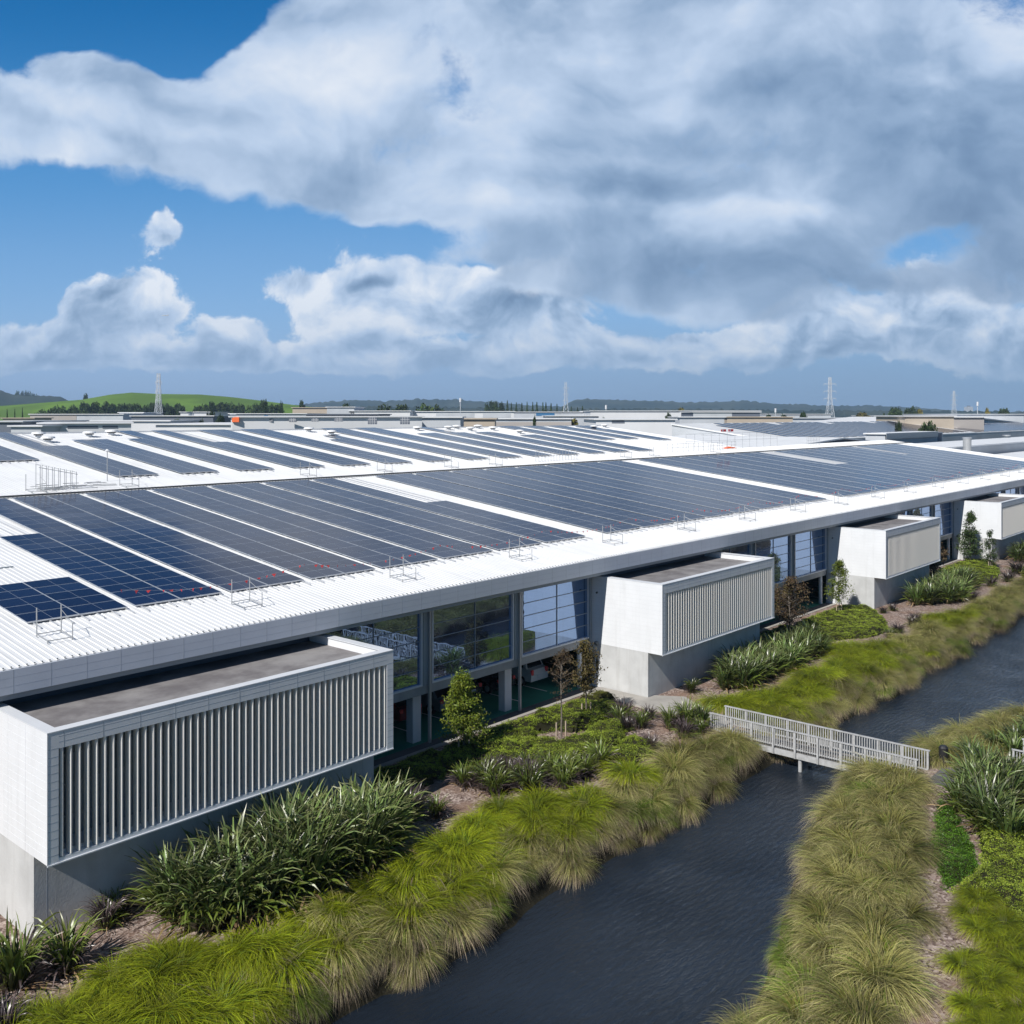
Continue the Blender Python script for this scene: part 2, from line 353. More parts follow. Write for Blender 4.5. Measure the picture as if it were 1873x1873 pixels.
# ------------------------------------------------------------------ mesh helpers
class MB:
    def __init__(s): s.v = []; s.f = []; s.mi = []; s.k = 0
    def mat(s, k): s.k = k; return s
    def face(s, pts):
        n = len(s.v); s.v += [tuple(p) for p in pts]; s.f.append(tuple(range(n, n + len(pts)))); s.mi.append(s.k)
    def box(s, x0, x1, y0, y1, z0, z1, M=None):
        n = len(s.v)
        P = [(x0, y0, z0), (x1, y0, z0), (x1, y1, z0), (x0, y1, z0), (x0, y0, z1), (x1, y0, z1), (x1, y1, z1), (x0, y1, z1)]
        if M is not None: P = [tuple(M @ Vector(p)) for p in P]
        s.v += P
        for q in ((0, 3, 2, 1), (4, 5, 6, 7), (0, 1, 5, 4), (1, 2, 6, 5), (2, 3, 7, 6), (3, 0, 4, 7)):
            s.f.append(tuple(n + i for i in q)); s.mi.append(s.k)
        return s
    def bar(s, a, b, w, h=None):
        a, b = Vector(a), Vector(b); h = h or w
        d = (b - a); L = d.length
        if L < 1e-6: return s
        M = Matrix.Translation((a + b) / 2) @ d.to_track_quat('X', 'Z').to_matrix().to_4x4()
        return s.box(-L / 2, L / 2, -w / 2, w / 2, -h / 2, h / 2, M)
    def tube(s, pts, rad, n=6, cap=True):
        pts = [Vector(p) for p in pts]; rings = []
        for i, p in enumerate(pts):
            d = (pts[min(i + 1, len(pts) - 1)] - pts[max(i - 1, 0)]).normalized()
            a = d.orthogonal().normalized(); b = d.cross(a); r = rad[i] if isinstance(rad, (list, tuple)) else rad
            rings.append(len(s.v))
            for j in range(n):
                t = 2 * math.pi * j / n
                s.v.append(tuple(p + (a * math.cos(t) + b * math.sin(t)) * r))
        for i in range(len(pts) - 1):
            for j in range(n):
                k = (j + 1) % n
                s.f.append((rings[i] + j, rings[i] + k, rings[i + 1] + k, rings[i + 1] + j)); s.mi.append(s.k)
        if cap:
            s.f.append(tuple(rings[0] + j for j in reversed(range(n)))); s.mi.append(s.k)
            s.f.append(tuple(rings[-1] + j for j in range(n))); s.mi.append(s.k)
        return s
    def prism(s, poly, z0, z1, ztop=None):
        """poly: ccw (x,y) list; ztop: optional list of top heights"""
        n = len(poly); b = len(s.v)
        s.v += [(x, y, z0) for x, y in poly]
        s.v += [(x, y, (ztop[i] if ztop else z1)) for i, (x, y) in enumerate(poly)]
        s.f.append(tuple(b + i for i in reversed(range(n)))); s.mi.append(s.k)
        s.f.append(tuple(b + n + i for i in range(n))); s.mi.append(s.k)
        for i in range(n):
            j = (i + 1) % n
            s.f.append((b + i, b + j, b + n + j, b + n + i)); s.mi.append(s.k)
        return s
    def mesh(s, name, mats, smooth=False):
        me = bpy.data.meshes.new(name); me.from_pydata(s.v, [], s.f)
        for m in (mats if isinstance(mats, (list, tuple)) else [mats]): me.materials.append(m)
        if any(s.mi): me.polygons.foreach_set('material_index', s.mi)
        if smooth: me.polygons.foreach_set('use_smooth', [True] * len(s.f))
        me.update()
        return me
    def build(s, name, mats, parent=None, smooth=False, loc=None):
        return obj(name, s.mesh(name, mats, smooth), parent, loc)

def obj(name, me, parent=None, loc=None, rot=None):
    o = bpy.data.objects.new(name, me); C.objects.link(o)
    if parent: o.parent = parent
    if loc is not None: o.location = loc
    if rot is not None: o.rotation_euler = rot
    return o
def tag(o, label, cat, group=None):
    o['label'] = label; o['category'] = cat
    if group: o['group'] = group
    return o
def thing(name, label, cat, loc=(0, 0, 0), rot=(0, 0, 0), group=None):
    return tag(obj(name, None, None, loc, rot), label, cat, group)
def kind(o, k): o['kind'] = k; return o
def dup(root, loc, rot=None, label=None, scale=None):
    r = root.copy(); C.objects.link(r); r.location = loc
    if rot is not None: r.rotation_euler = rot
    if scale is not None: r.scale = (scale,) * 3 if isinstance(scale, (int, float)) else scale
    if label: r['label'] = label
    for ch in list(root.children):
        c = ch.copy(); C.objects.link(c); c.parent = r
        for g_ in ch.children:
            d = g_.copy(); C.objects.link(d); d.parent = c
    return r
# survey helpers: where a sight line from the camera meets a plane
def ray(u, v):
    a = (u - CU) / F
    return Vector((CY + a * SY, SY - a * CY, -(v - V0) / F))
def onZ(u, v, z=0.0):
    d = ray(u, v); k = (z - H) / d.z; return Vector((d.x * k, d.y * k, z))
def onD(u, v, dep):
    d = ray(u, v) * dep; return Vector((d.x, d.y, d.z + H))
ORD = ['first', 'second', 'third', 'fourth', 'fifth', 'sixth', 'seventh', 'eighth', 'ninth', 'tenth', 'eleventh', 'twelfth', 'thirteenth', 'fourteenth',
       'fifteenth', 'sixteenth', 'seventeenth', 'eighteenth', 'nineteenth', 'twentieth']

# ------------------------------------------------------------------ terrain
WY = 23.9                                   # building-side shoreline
EX = [(-80, 12), (0, 12.3), (25, 14.2), (28, 14.4), (32, 15.6), (36, 16.9), (40, 18.2), (44.5, 19.5), (48, 19.6), (52, 19.2), (56, 18.4), (60, 17.4), (66, 15.6), (80, 14), (110, 12), (260, 8)]
def east_y(x):
    for (a, ya), (b, yb) in zip(EX, EX[1:]):
        if x <= b: return ya + (yb - ya) * max(0, (x - a)) / (b - a)
    return EX[-1][1]
def west_y(x): return WY + 0.25 * math.sin(x * 0.45) + 0.12 * math.sin(x * 1.3 + 1)
WATER_Z = -1.2
def terrain(x, y):
    if not (-60 < x < 220) or not (-20 < y < 60): return 0.0
    w, e = west_y(x), east_y(x)
    d = y - w if y > (w + e) / 2 else e - y
    def sm(a, b, t):
        t = min(1, max(0, (t - a) / (b - a))); return t * t * (3 - 2 * t)
    if d < 0: return WATER_Z - 1.3 * sm(0, 2.5, -d)
    z = WATER_Z + 0.75 * sm(0, 1.1, d) + 0.45 * sm(0.8, 3.4, d)
    return z + (0.05 * math.sin(x * 1.7) * math.sin(y * 1.9) if 3.4 < d and y < 33 else 0)
xs = [-4000, -1500, -500, -150, -60] + [(-59 + 1.0 * i) for i in range(20)] + [-38 + 2 * i for i in range(18)] + [i * 1.0 - 1 for i in range(140)] + [140 + 4 * i for i in range(21)] + [300, 500, 900, 1500, 3000, 6000, 9500]
ys = [-4000, -1000, -300, -80, -20, -5] + [0.5 * i for i in range(0, 90)] + [46, 50, 55, 60, 80, 120, 200, 400, 800, 1500, 3000, 6000, 9500]
gm = MB(); nx, ny = len(xs), len(ys)
gm.v = [(x, y, terrain(x, y)) for x in xs for y in ys]
gm.f = [(i * ny + j, (i + 1) * ny + j, (i + 1) * ny + j + 1, i * ny + j + 1) for i in range(nx - 1) for j in range(ny - 1)]
gm.mi = [0] * len(gm.f)
kind(gm.build('ground', mulch_m, smooth=True), 'structure')
wm = MB()
X = [-58 + 4 * i for i in range(68)]
for a, b in zip(X, X[1:]):
    wm.face([(a, east_y(a) - 1.0, WATER_Z), (b, east_y(b) - 1.0, WATER_Z), (b, WY + 1.0, WATER_Z), (a, WY + 1.0, WATER_Z)])
kind(wm.build('water', water_m), 'structure')

def sheet(name, poly, z, m, thick=None):
    b = MB()
    if thick: b.prism(poly, z - thick, z)
    else: b.face([(x, y, z) for x, y in poly])
    return kind(b.build(name, m), 'structure')
sheet('path', [(-10, 37.25), (195, 37.25), (195, 38.0), (-10, 38.0)], 0.012, pave_dark)
sheet('kerb', [(-10, 36.95), (195, 36.95), (195, 37.25), (-10, 37.25)], 0.06, path_m, 0.2)
sheet('pavement', [(50.3, 36.95), (49.0, 36.95), (49.2, 30.0), (48.4, 27.2), (50.4, 27.2), (50.9, 29.2), (52.6, 31.8), (51.6, 33.4), (50.9, 33.45), (50.9, 36.95)], 0.10, path_m, 0.25)
sheet('pavement', [(48.2, 15.8), (48.2, 14.6), (50.5, 12.9), (53.5, 12.9), (53.0, 14.6), (50.4, 15.8)], 0.07, pave_dark, 0.2)
sheet('floor', [(-9.6, 38.01), (194, 38.01), (194, 60), (-9.6, 60)], 0.016, green_floor)
lp = MB()
for i in range(70):
    x = -8 + i * 2.8
    lp.box(x, x + 0.1, 39.2, 43.9, 0.018, 0.024)
kind(lp.build('road_markings', line_paint), 'structure')

# ------------------------------------------------------------------ warehouse
T = 0.12; YE, ZE = 36.6, 8.5
TA = math.atan(T)
def rz(y): return ZE + T * (y - YE)
BX0, BX1, UX1 = -10.0, 195.0, 134.5
wh = thing('warehouse', 'long white warehouse with a low pitched corrugated roof and louvred boxes along its front', 'building', (BX0, YE, 0))
inv = Matrix.Translation((-BX0, -YE, 0))
def wpart(mb, name, m, parent=None, smooth=False):
    p = parent or wh
    o = mb.build(name, m, None, smooth)
    o.parent = p; o.matrix_parent_inverse = inv if p is wh else Matrix.Identity(4)
    return o
def corr(mb, x0, x1, y0, y1, pitch=0.275, hgt=0.021, dz=0.0):
    x = x0; prof = []
    while x < x1:
        prof += [(x, 0), (x + pitch * 0.55, 0), (x + pitch * 0.68, hgt), (x + pitch * 0.87, hgt)]
        x += pitch
    prof.append((x1, 0)); b = len(mb.v)
    for px_, pz in prof:
        mb.v += [(px_, y0, rz(y0) + pz + dz), (px_, y1, rz(y1) + pz + dz)]
    for i in range(len(prof) - 1):
        a = b + 2 * i
        mb.f.append((a, a + 2, a + 3, a + 1)); mb.mi.append(mb.k)
r = MB()
corr(r, BX0, BX1, YE, 66.95)
corr(r, BX0, UX1, 67.25, 97.6)
corr(r, UX1, BX1, 67.25, 71.5)
corr(r, BX0, UX1, 66.95, 67.25, 0.275, 0.021, 0.001)
# underside and thickness
r.prism([(BX0, YE), (BX1, YE), (BX1, 71.5), (BX0, 71.5)], 0, 0, None) if False else None
wpart(r, 'roof', roof_white)
u_ = MB()
b0 = [(BX0, YE + .02), (BX1, YE + .02), (BX1, 71.5), (UX1, 71.5), (UX1, 97.6), (BX0, 97.6)]
n = len(b0)
u_.v = [(x, y, rz(y) - 0.30) for x, y in b0] + [(x, y, rz(y) - 0.015) for x, y in b0]
u_.f = [tuple(reversed(range(n))), tuple(range(n, 2 * n))] + [(i, (i + 1) % n, n + (i + 1) % n, n + i) for i in range(n)]
u_.mi = [0] * len(u_.f)
wpart(u_, 'roof_edge', fascia_m)
lf = MB(); lf.box(BX0, 19.8, 50.1, 50.22, rz(50.2) - .01, rz(50.2) + .05)
wpart(lf, 'lap_flashing', mid_steel)
gt = MB(); gt.box(BX0, BX1, 66.98, 67.22, rz(67.2) + 0.05, rz(67.2) + 0.16)
wpart(gt, 'gutter', gutter_m)
rc = MB(); rc.box(BX0, UX1, 97.35, 97.85, rz(97.4) - 0.02, rz(97.4) + 0.16)
rc.box(BX1 - 0.6, BX1 + 0.1, YE, 71.5, 0, 0.01) if False else None
wpart(rc, 'ridge_cap', roof_dust)
# fascia with 1.34 m panel joints
fa = MB(); fa.box(BX0, BX1, YE - 0.10, YE + 0.02, 7.62, 8.49)
fa.mat(1)
x = 14.41 - 1.34 * 18
while x < BX1:
    fa.box(x, x + 0.018, YE - 0.103, YE - 0.09, 7.63, 8.485); x += 1.34
fa.box(BX0, BX1, YE - 0.1025, YE - 0.09, 7.90, 7.905).box(BX0, BX1, YE - 0.1025, YE - 0.09, 8.20, 8.205)
fa.mat(2)
x = BX0
while x < 150:
    fa.box(x + 0.19, x + 0.235, YE + 0.05, YE + 0.09, 8.515, 8.57); x += 0.275     # screw heads along the eave
wpart(fa, 'fascia', [fascia_m, joint_m, dark_steel])
so = MB(); so.box(BX0, BX1, YE + 0.18, YE + 0.34, 7.36, 7.60).mat(1)
so.box(BX0, BX1, YE + 0.34, 38.25, 7.42, 7.58)
wpart(so, 'soffit', [mid_steel, dark_steel])
wl = MB()
wl.box(BX0, BX1, 60.0, 60.3, 0.02, 10.5)                       # back of the car park
wl.box(BX0, BX0 + 0.3, 38.0, 97.5, 0, 8.2).box(BX1 - 0.3, BX1, 38.0, 71.4, 0, 8.2)
wl.box(BX0 + 0.3, UX1, 97.2, 97.5, 0, 15.4).box(UX1 - 0.3, UX1, 71.4, 97.2, 0, 12.2)
wl.box(UX1, BX1 - 0.3, 71.0, 71.3, 0, 12.2)
wpart(wl, 'wall', white_panel)
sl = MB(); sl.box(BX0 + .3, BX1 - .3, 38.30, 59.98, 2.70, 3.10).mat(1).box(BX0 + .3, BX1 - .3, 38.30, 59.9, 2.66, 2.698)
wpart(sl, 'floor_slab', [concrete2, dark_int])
for i in range(6):
    bm_ = MB()
    x0 = 28.94 + 37.09 * (i - 1); x1 = x0 + 22.03
    if x1 > BX1: x1 = BX1 - .3
    if x0 > BX1: break
    bm_.box(x0, x1, 37.92, 38.30, 2.66, 3.12)
    bm_.mat(1).box(x0, x1, 37.96, 38.3, 7.16, 7.40).mat(2).box(x0, x1, 37.88, 37.96, 7.20, 7.33).mat(0)
    wpart(bm_, 'edge_beam', [concrete2, dark_steel, mid_steel])

# windows, columns, pipes of the three bays between two boxes
def window(x0, x1, lab=None):
    z0, z1 = 3.13, 7.14
    fr = MB()
    fr.box(x0, x0 + .09, 37.86, 38.12, z0, z1).box(x1 - .09, x1, 37.86, 38.12, z0, z1)
    fr.box(x0 + .09, x1 - .09, 37.86, 38.12, z0, z0 + .10).box(x0 + .09, x1 - .09, 37.86, 38.12, z1 - .08, z1)
    w = wpart(fr, 'window', white_panel)
    p = MB(); p.box(x0 + .09, x1 - .09, 38.02, 38.05, z0 + .10, z1 - .08)
    obj('pane', p.mesh('pane', win_glass), w)
    mu = MB()
    for k in range(1, 5):
        z = z0 + .1 + (z1 - z0 - .18) * k / 5
        mu.box(x0 + .09, x1 - .09, 37.985, 38.018, z - .018, z + .018)
    xm = (x0 + x1) / 2 + 0.15
    mu.box(xm - .02, xm + .02, 37.98, 38.017, z0 + .1, z1 - .08)
    obj('mullion', mu.mesh('mullion', mid_steel), w)
def column(x, big=True):
    c = MB(); c.box(x - 0.62, x - 0.02, 38.35, 38.85, 0.02, 2.66)
    wpart(c, 'column', white_panel)
    p = MB(); p.box(x - .30, x + .22, 37.86, 38.3, 3.13, 7.4).mat(1)
    p.box(x + 0.02, x + 0.16, 37.72, 37.86, 0.02, 7.52)
    p.box(x + 0.50, x + 1.35, 37.5, 37.6, 7.40, 7.50)
    wpart(p, 'downpipe', [mid_steel, galv])
for i in range(0, 5):
    g0 = 28.94 + 37.09 * (i - 1)
    if g0 > 190: break
    cols = [g0 + 7.42 * 1 - .1, g0 + 7.42 * 2 - .1]
    edges = [g0, *cols, g0 + 22.0]
    for a, b in zip(edges, edges[1:]):
        if b > BX1: continue
        window(a + (0.36 if a != g0 else 0.05), b - (0.36 if b != edges[-1] else 0.12))
    for c in cols:
        if c < BX1: column(c)
    e = MB(); xr = g0 + 21.95
    if xr < BX1:
        e.tube([(xr - .75, 38.2, 0.02), (xr - .75, 38.2, 2.66)], 0.17, 10).mat(1)
        e.box(xr - .16, xr - .03, 37.75, 37.86, 0.02, 7.5)
        wpart(e, 'downpipe', [white_panel, mid_steel])

# louvred boxes
def bay(x0, idx, full=True):
    x1 = x0 + 15.08; yf, yb = 32.42, 38.0; z0, z1 = 2.86, 7.18; yc = 33.455
    s = MB()
    s.box(x0, x0 + .37, yf, yb, z0, z1)                                # left side wall
    s.box(x1 - .37, x1, yf, yb, z0, z1)
    s.box(x0 + .37, x1 - .37, yf, yf + .40, 6.62, z1)                  # head
    s.box(x0 + .37, x1 - .37, yf + .02, yb, z0, 3.0)                  # floor
    s.mat(3)
    for q in range(1, 16):                                             # fine cladding joints on the side
        s.box(x0 - .004, x0 + .01, yf + .05, yb - .02, z0 + .27 * q, z0 + .27 * q + .012) if q < 16 else None
    for yy in (34.1, 35.55, 37.0):
        s.box(x0 - .0045, x0 + .01, yy, yy + .014, z0 + .03, z1 - .04)
    s.mat(1)
    xx = x0 + .53
    while xx < x1 - .4:
        s.box(xx, xx + .016, yf - .0035, yf + .01, 6.64, z1 - .02); xx += 1.34
    for q in range(1, 15):
        s.box(x0 + .02, x0 + .36, yf - .0035, yf + .01, z0 + .27 * q, z0 + .27 * q + .012)
        s.box(x1 - .36, x1 - .02, yf - .0035, yf + .01, z0 + .27 * q, z0 + .27 * q + .012)
    s.box(x0 + .37, x1 - .37, yf - .0032, yf + .01, 6.83, 6.84).box(x0 + .37, x1 - .37, yf - .0032, yf + .01, 7.02, 7.03)
    s.mat(2)
    s.box(x0 - .01, x1 + .01, yf - .012, yf + .42, z1, z1 + .035)      # white cappings
    s.box(x0 - .01, x0 + .42, yf + .42, 37.98, z1, z1 + .035).box(x1 - .42, x1 + .01, yf + .42, 37.98, z1, z1 + .035)
    s.box(x0 - .008, x0 + .02, yf - .01, yf - .0036, z0, z1)
    s.box(x0 + .0, x1, yf - .03, yf + .02, z0 - .045, z0 - .002)
    b = wpart(s, 'louvred_box', [frame_panel_side, joint_m, white_panel, joint_pale])
    lv = MB(); n = 49
    for k in range(n):
        xx = x0 + .50 + k * (x1 - x0 - .98) / (n - 1)
        lv.prism([(xx - .048, yf + .27), (xx - .048, yf + .075), (xx - .016, yf + .012), (xx + .026, yf + .012), (xx + .048, yf + .06), (xx + .048, yf + .27)], 3.02, 6.61)
    lv.box(x0 + .38, x1 - .38, yf + .32, yf + .36, 3.0, 3.10)
    obj('louvre_screen', lv.mesh('louvre_screen', louvre_m), b)
    ib = MB()
    ib.box(x0 + .38, x1 - .38, yf + 1.5, yf + 1.6, 3.01, 6.5)
    for zz in (3.9, 5.0, 6.0): ib.box(x0 + .38, x1 - .38, yf + .9, yf + .98, zz, zz + .07)
    for k in range(8): ib.box(x0 + 1 + k * 1.8, x0 + 1.1 + k * 1.8, yf + .9, yf + 1.0, 3.01, 6.5)
    obj('inner_wall', ib.mesh('inner_wall', mid_steel), b)
    rf = MB(); rf.box(x0 + .371, x1 - .371, yf + .40, 37.98, 6.63, 6.83)
    obj('flat_roof', rf.mesh('flat_roof', membrane), b)
    up = MB(); up.box(x0 + .375, x1 - .375, 37.99, 38.2, 6.60, 7.42)
    obj('upper_wall', up.mesh('upper_wall', shaded_wall), b)
    cb = MB(); cb.box(x0 + .004, x1 - .25, yc, 38.0, -0.3, z0 - .004).mat(1)
    for xx in (x0 + .42, x0 + 7.4, x1 - .9): cb.box(xx, xx + .03, yc - .003, yc + .02, 0, z0 - .01)
    obj('concrete_base', cb.mesh('concrete_base', [concrete, joint_m]), b)
    dr = MB(); dr.box(x0 - .02, x0 + .003, 37.15, 37.98, 0.03, 2.12).mat(1).box(x0 - .032, x0 - .021, 37.28, 37.43, 1.1, 1.85)
    dr.mat(2).box(x0 - .06, x0 - .021, 37.2, 37.24, .95, 1.2).box(x0 - .026, x0 - .021, 37.66, 37.78, 1.45, 1.8)
    d = obj('door', dr.mesh('door', [white_panel, black_m, galv]), b)
    lm = MB(); lm.tube([(x0 - .02, 37.3, 2.95), (x0 - .16, 37.3, 2.93), (x0 - .26, 37.3, 2.85)], [.05, .13, .15], 10)
    obj('wall_lamp', lm.mesh('wall_lamp', dark_steel), b)
    sn = MB(); sn.tube([(x0 - .02, 37.35, 6.15), (x0 - .12, 37.35, 6.13)], [.07, .05], 8)
    obj('sensor', sn.mesh('sensor', dark_steel), b)
    return b
def streaks(m, amount, scale=(2.2, 2.2, 0.18)):
    """rain streaks running down a wall, in the paint itself"""
    g = NG(m.node_tree); b = g.n['Principled BSDF']; lk = b.inputs['Base Color'].links
    tc = g.node('ShaderNodeTexCoord'); mp = g.node('ShaderNodeMapping'); g.link(tc.outputs['Object'], mp.inputs[0]); mp.inputs['Scale'].default_value = scale
    n = g.noise(mp.outputs[0], 1.0, 5, 0.65)
    f = g.smooth(n.outputs[0], 0.48, 0.72, 0.0, amount)
    src = lk[0].from_socket if lk else tuple(b.inputs['Base Color'].default_value)
    g.link(g.mix(f, src, (0.26, 0.25, 0.23, 1)), b.inputs['Base Color'])
joint_pale = mat('joint_pale', (0.67, 0.69, 0.72), 0.6)
streaks(concrete, .20); streaks(concrete2, .25)
frame_panel_side = mat('box_cladding', (0.78, 0.80, 0.83), 0.45, 0.4, var=0.05, vscale=0.9)
streaks(frame_panel_side, .10); streaks(roof_white, .16, (3.0, .05, 1.0)); streaks(timber, .3, (3, 3, 3))
for k in range(4): bay(13.87 + 37.07 * k, k)
bay(13.87 + 37.07 * 4, 4)

# ------------------------------------------------------------------ solar arrays
SL = Matrix.Rotation(TA, 4, 'X')
DY = 1.155 * math.sqrt(1 + T * T)          # row pitch along the slope
def panel_mesh(wx, wy, name='panel', rows=1):
    p = MB()
    for rr in range(rows):
        y0 = rr * wy
        a, b, c, d = 0.0, wx, y0, y0 + wy - 0.026
        p.mat(1).box(a, b, c, d, 0.0, 0.034)
        e = 0.019
        p.mat(0)
        for (g0, g1) in ((a + e, (a + b) / 2 - 0.007), ((a + b) / 2 + 0.007, b - e)):
            p.face([(g0, c + e, 0.0355), (g1, c + e, 0.0355), (g1, d - e, 0.0355), (g0, d - e, 0.0355)])
    return p.mesh(name, [pv_glass, pv_edge])
PM = panel_mesh(2.14, DY)
STRIPS = {}
def strip_mesh(rows):
    if rows not in STRIPS: STRIPS[rows] = panel_mesh(2.14, DY, 'panel_strip', rows)
    return STRIPS[rows]
RAILS = {}
def rail_mesh(rows, w):
    k = (rows, w)
    if k not in RAILS:
        b = MB(); xx = 0.25
        while xx < w:
            b.box(xx, xx + .045, -0.75, rows * DY, -0.075, -0.02); xx += 0.66
        b.box(0, w, -0.03, 0.0, -0.02, 0.03)
        RAILS[k] = b.mesh('mounting_rail', rail_alu)
    return RAILS[k]
prng = random.Random(3)
def solar_array(x, cols, label, y0=41.1, individual=True, grp='solar arrays on the front roof slope'):
    """cols: [(dx, first row, rows)] """
    o = thing('solar_array', label, 'solar array', (x, y0, rz(y0) + 0.105), (TA, 0, 0), grp)
    for dx, r0, nr in cols:
        if individual:
            for k in range(r0, r0 + nr):
                p = obj('panel', PM, o, (dx, k * DY, prng.uniform(-.004, .004)), (prng.uniform(-.003, .003), prng.uniform(-.003, .003), 0))
        else:
            obj('panel_strip', strip_mesh(nr), o, (dx, r0 * DY, 0))
    w = max(c[0] for c in cols) + 2.14
    obj('mounting_rail', rail_mesh(max(c[2] for c in cols), w), o)
    return o
solar_array(16.75, [(0, 0, 5), (2.17, 0, 5)], 'short solar array at the lower left roof corner, only five rows deep')
solar_array(21.42, [(0, 0, 13), (2.2, 0, 22)], 'solar array with a stepped left edge beside the short corner array')
for k in range(6):
    c = [(0, 0, 22), (2.2, 0, 22)] if k < 5 else [(0, 0, 22), (2.2, 0, 12)]
    solar_array(26.2 + 4.815 * k, c, f'{ORD[k]} of the six dark solar arrays between the stepped array and the first white walkway')
for k in range(8):
    solar_array(57.15 + 4.815 * k, [(0, 0, 22), (2.2, 0, 22)], f'{ORD[k]} solar array right of the first white walkway in the middle block', individual=False)
for k in range(18):
    c = [(0, 0, 22), (2.2, 0, 22)]
    if k == 6: c = [(0, 0, 22), (2.2, 0, 12)]
    if k == 7: c = [(0, 0, 12), (2.2, 0, 22)]
    if k == 13: c = [(0, 0, 22), (2.2, 0, 14)]
    solar_array(99.1 + 4.83 * k, c, f'{ORD[k]} solar array of the far block past the second white walkway', individual=False)
# back slope strips: two half-width strips side by side
hp = {}
def half_strip(rows):
    if rows not in hp: hp[rows] = panel_mesh(1.72, DY, 'panel_strip', rows)
    return hp[rows]
def back_array(x, cols, label, y0=72.35):
    o = thing('solar_array', label, 'solar array', (x, y0, rz(y0) + 0.13), (TA, 0, 0), 'solar strips on the back roof slope')
    for dx, nr in cols: obj('panel_strip', half_strip(nr), o, (dx, 0, 0))
    obj('mounting_rail', rail_mesh(cols[0][1], 3.46), o)
def rows_to(yt, y0=72.35): return max(1, int(round((yt - y0) / 1.155)))
back = [(30.7, 97.3, 97.3, 81.4), (36.2, 97.3, 88.5, 0), (41.6, 92, 92, 0), (47.1, 92, 97.3, 0), (52.7, 97.3, 88.6, 0), (58.2, 97.3, 97.3, 0), (63.6, 97.3, 97.3, 0), (69.3, 88, 92.2, 0),
        (75.1, 97.3, 97.3, 0), (80.6, 97.3, 97.3, 0), (86.1, 92, 92, 0), (91.5, 97.3, 92, 0), (97.0, 92, 92, 0), (102.4, 88.4, 88.4, 0), (108.0, 97.3, 97.3, 0), (113.6, 97, 97, 82.5), (119.6, 97, 97, 82.5), (125.6, 97, 97, 80.5)]
for k, (x, a, b, y0) in enumerate(back):
    y0 = y0 or 72.35
    back_array(x, [(0, rows_to(a, y0)), (1.74, rows_to(b, y0))], f'{ORD[k]} from the left of the narrow solar strips on the back roof slope', y0)

# ------------------------------------------------------------------ rooftop items
def access_frame(x, y=38.95, label='', grp='access frames along the roof eave'):
    o = thing('access_frame', label, 'roof frame', (x, y, rz(y) + 0.03), (0, 0, 0), grp)
    b = MB()
    z = lambda yy: T * yy
    for (px_, py_, h) in ((-.48, .5, 1.15), (.48, .5, 1.15)):
        b.tube([(px_, py_, z(py_)), (px_, py_, z(py_) + h)], .024, 6)
    obj('post', b.mesh('post', galv), o)
    b = MB()
    fr = [(-.48, .5), (.48, .5), (.48, -.5), (-.48, -.5)]
    for (a, c) in zip(fr, fr[1:] + fr[:1]):
        b.tube([(a[0], a[1], z(a[1]) + .10), (c[0], c[1], z(c[1]) + .10)], .022, 6)
    for (px_, py_) in fr: b.tube([(px_, py_, z(py_)), (px_, py_, z(py_) + .14)], .03, 6)
    b.tube([(.48, -.5, z(-.5)), (.48, -.5, .6)], .022, 6)
    b.tube([(.48, -.5, .6), (.48, .5, 1.0)], .012, 5)
    obj('base_frame', b.mesh('base_frame', galv), o)
    return o
fx = [16.95] + [25.75 + 9.72 * k for k in range(16)]
fr0 = access_frame(fx[0], label='tubular access frame on the eave in front of the short corner array')
for k, x in enumerate(fx[1:]):
    lab = f'{ORD[k + 1]} tubular access frame from the left along the front eave'
    dup(fr0, (x, 38.95, rz(38.95) + 0.03), label=lab)
for k, x in enumerate([28.6, 35.3, 51.5, 60.2, 69.0, 75.6, 99.5, 106.0, 121.5]):
    o = dup(fr0, (x, 68.6, rz(68.6) + 0.03), label=f'{ORD[k]} tubular access frame from the left behind the dark roof gutter')
    o['group'] = 'access frames behind the gutter'
# bunting with red flags
bt = thing('bunting', 'thin line of small red flags strung along the lower edge of the solar panels', 'bunting', (20, 41, rz(41)))
ln = MB(); fl = MB(); frn = random.Random(5)
x = 20.6
while x < 168:
    span = 9.72
    a, b2 = x, min(x + span, 168)
    pts = []
    for q in range(13):
        t = q / 12; xx = a + (b2 - a) * t; sag = 0.45 * 4 * t * (1 - t)
        pts.append((xx - 20, 40.75 - 41, 1.0 - sag))
    ln.tube(pts, .006, 4, False)
    xx = a
    while xx < b2:
        t = (xx - a) / (b2 - a); zz = 1.0 - .45 * 4 * t * (1 - t); w = frn.uniform(.08, .13) if frn.random() < .55 else .04; hgt = frn.uniform(.08, .16)
        if frn.random() < .85:
            fl.face([(xx - 20 - w, -.25, zz), (xx - 20 + w, -.25 + frn.uniform(-.05, .05), zz), (xx - 20 + frn.uniform(-.05, .05), -.27, zz - hgt)])
        xx += frn.uniform(.35, .75)
    x += span
obj('line', ln.mesh('line', galv), bt); obj('flag', fl.mesh('flag', red_flag), bt)
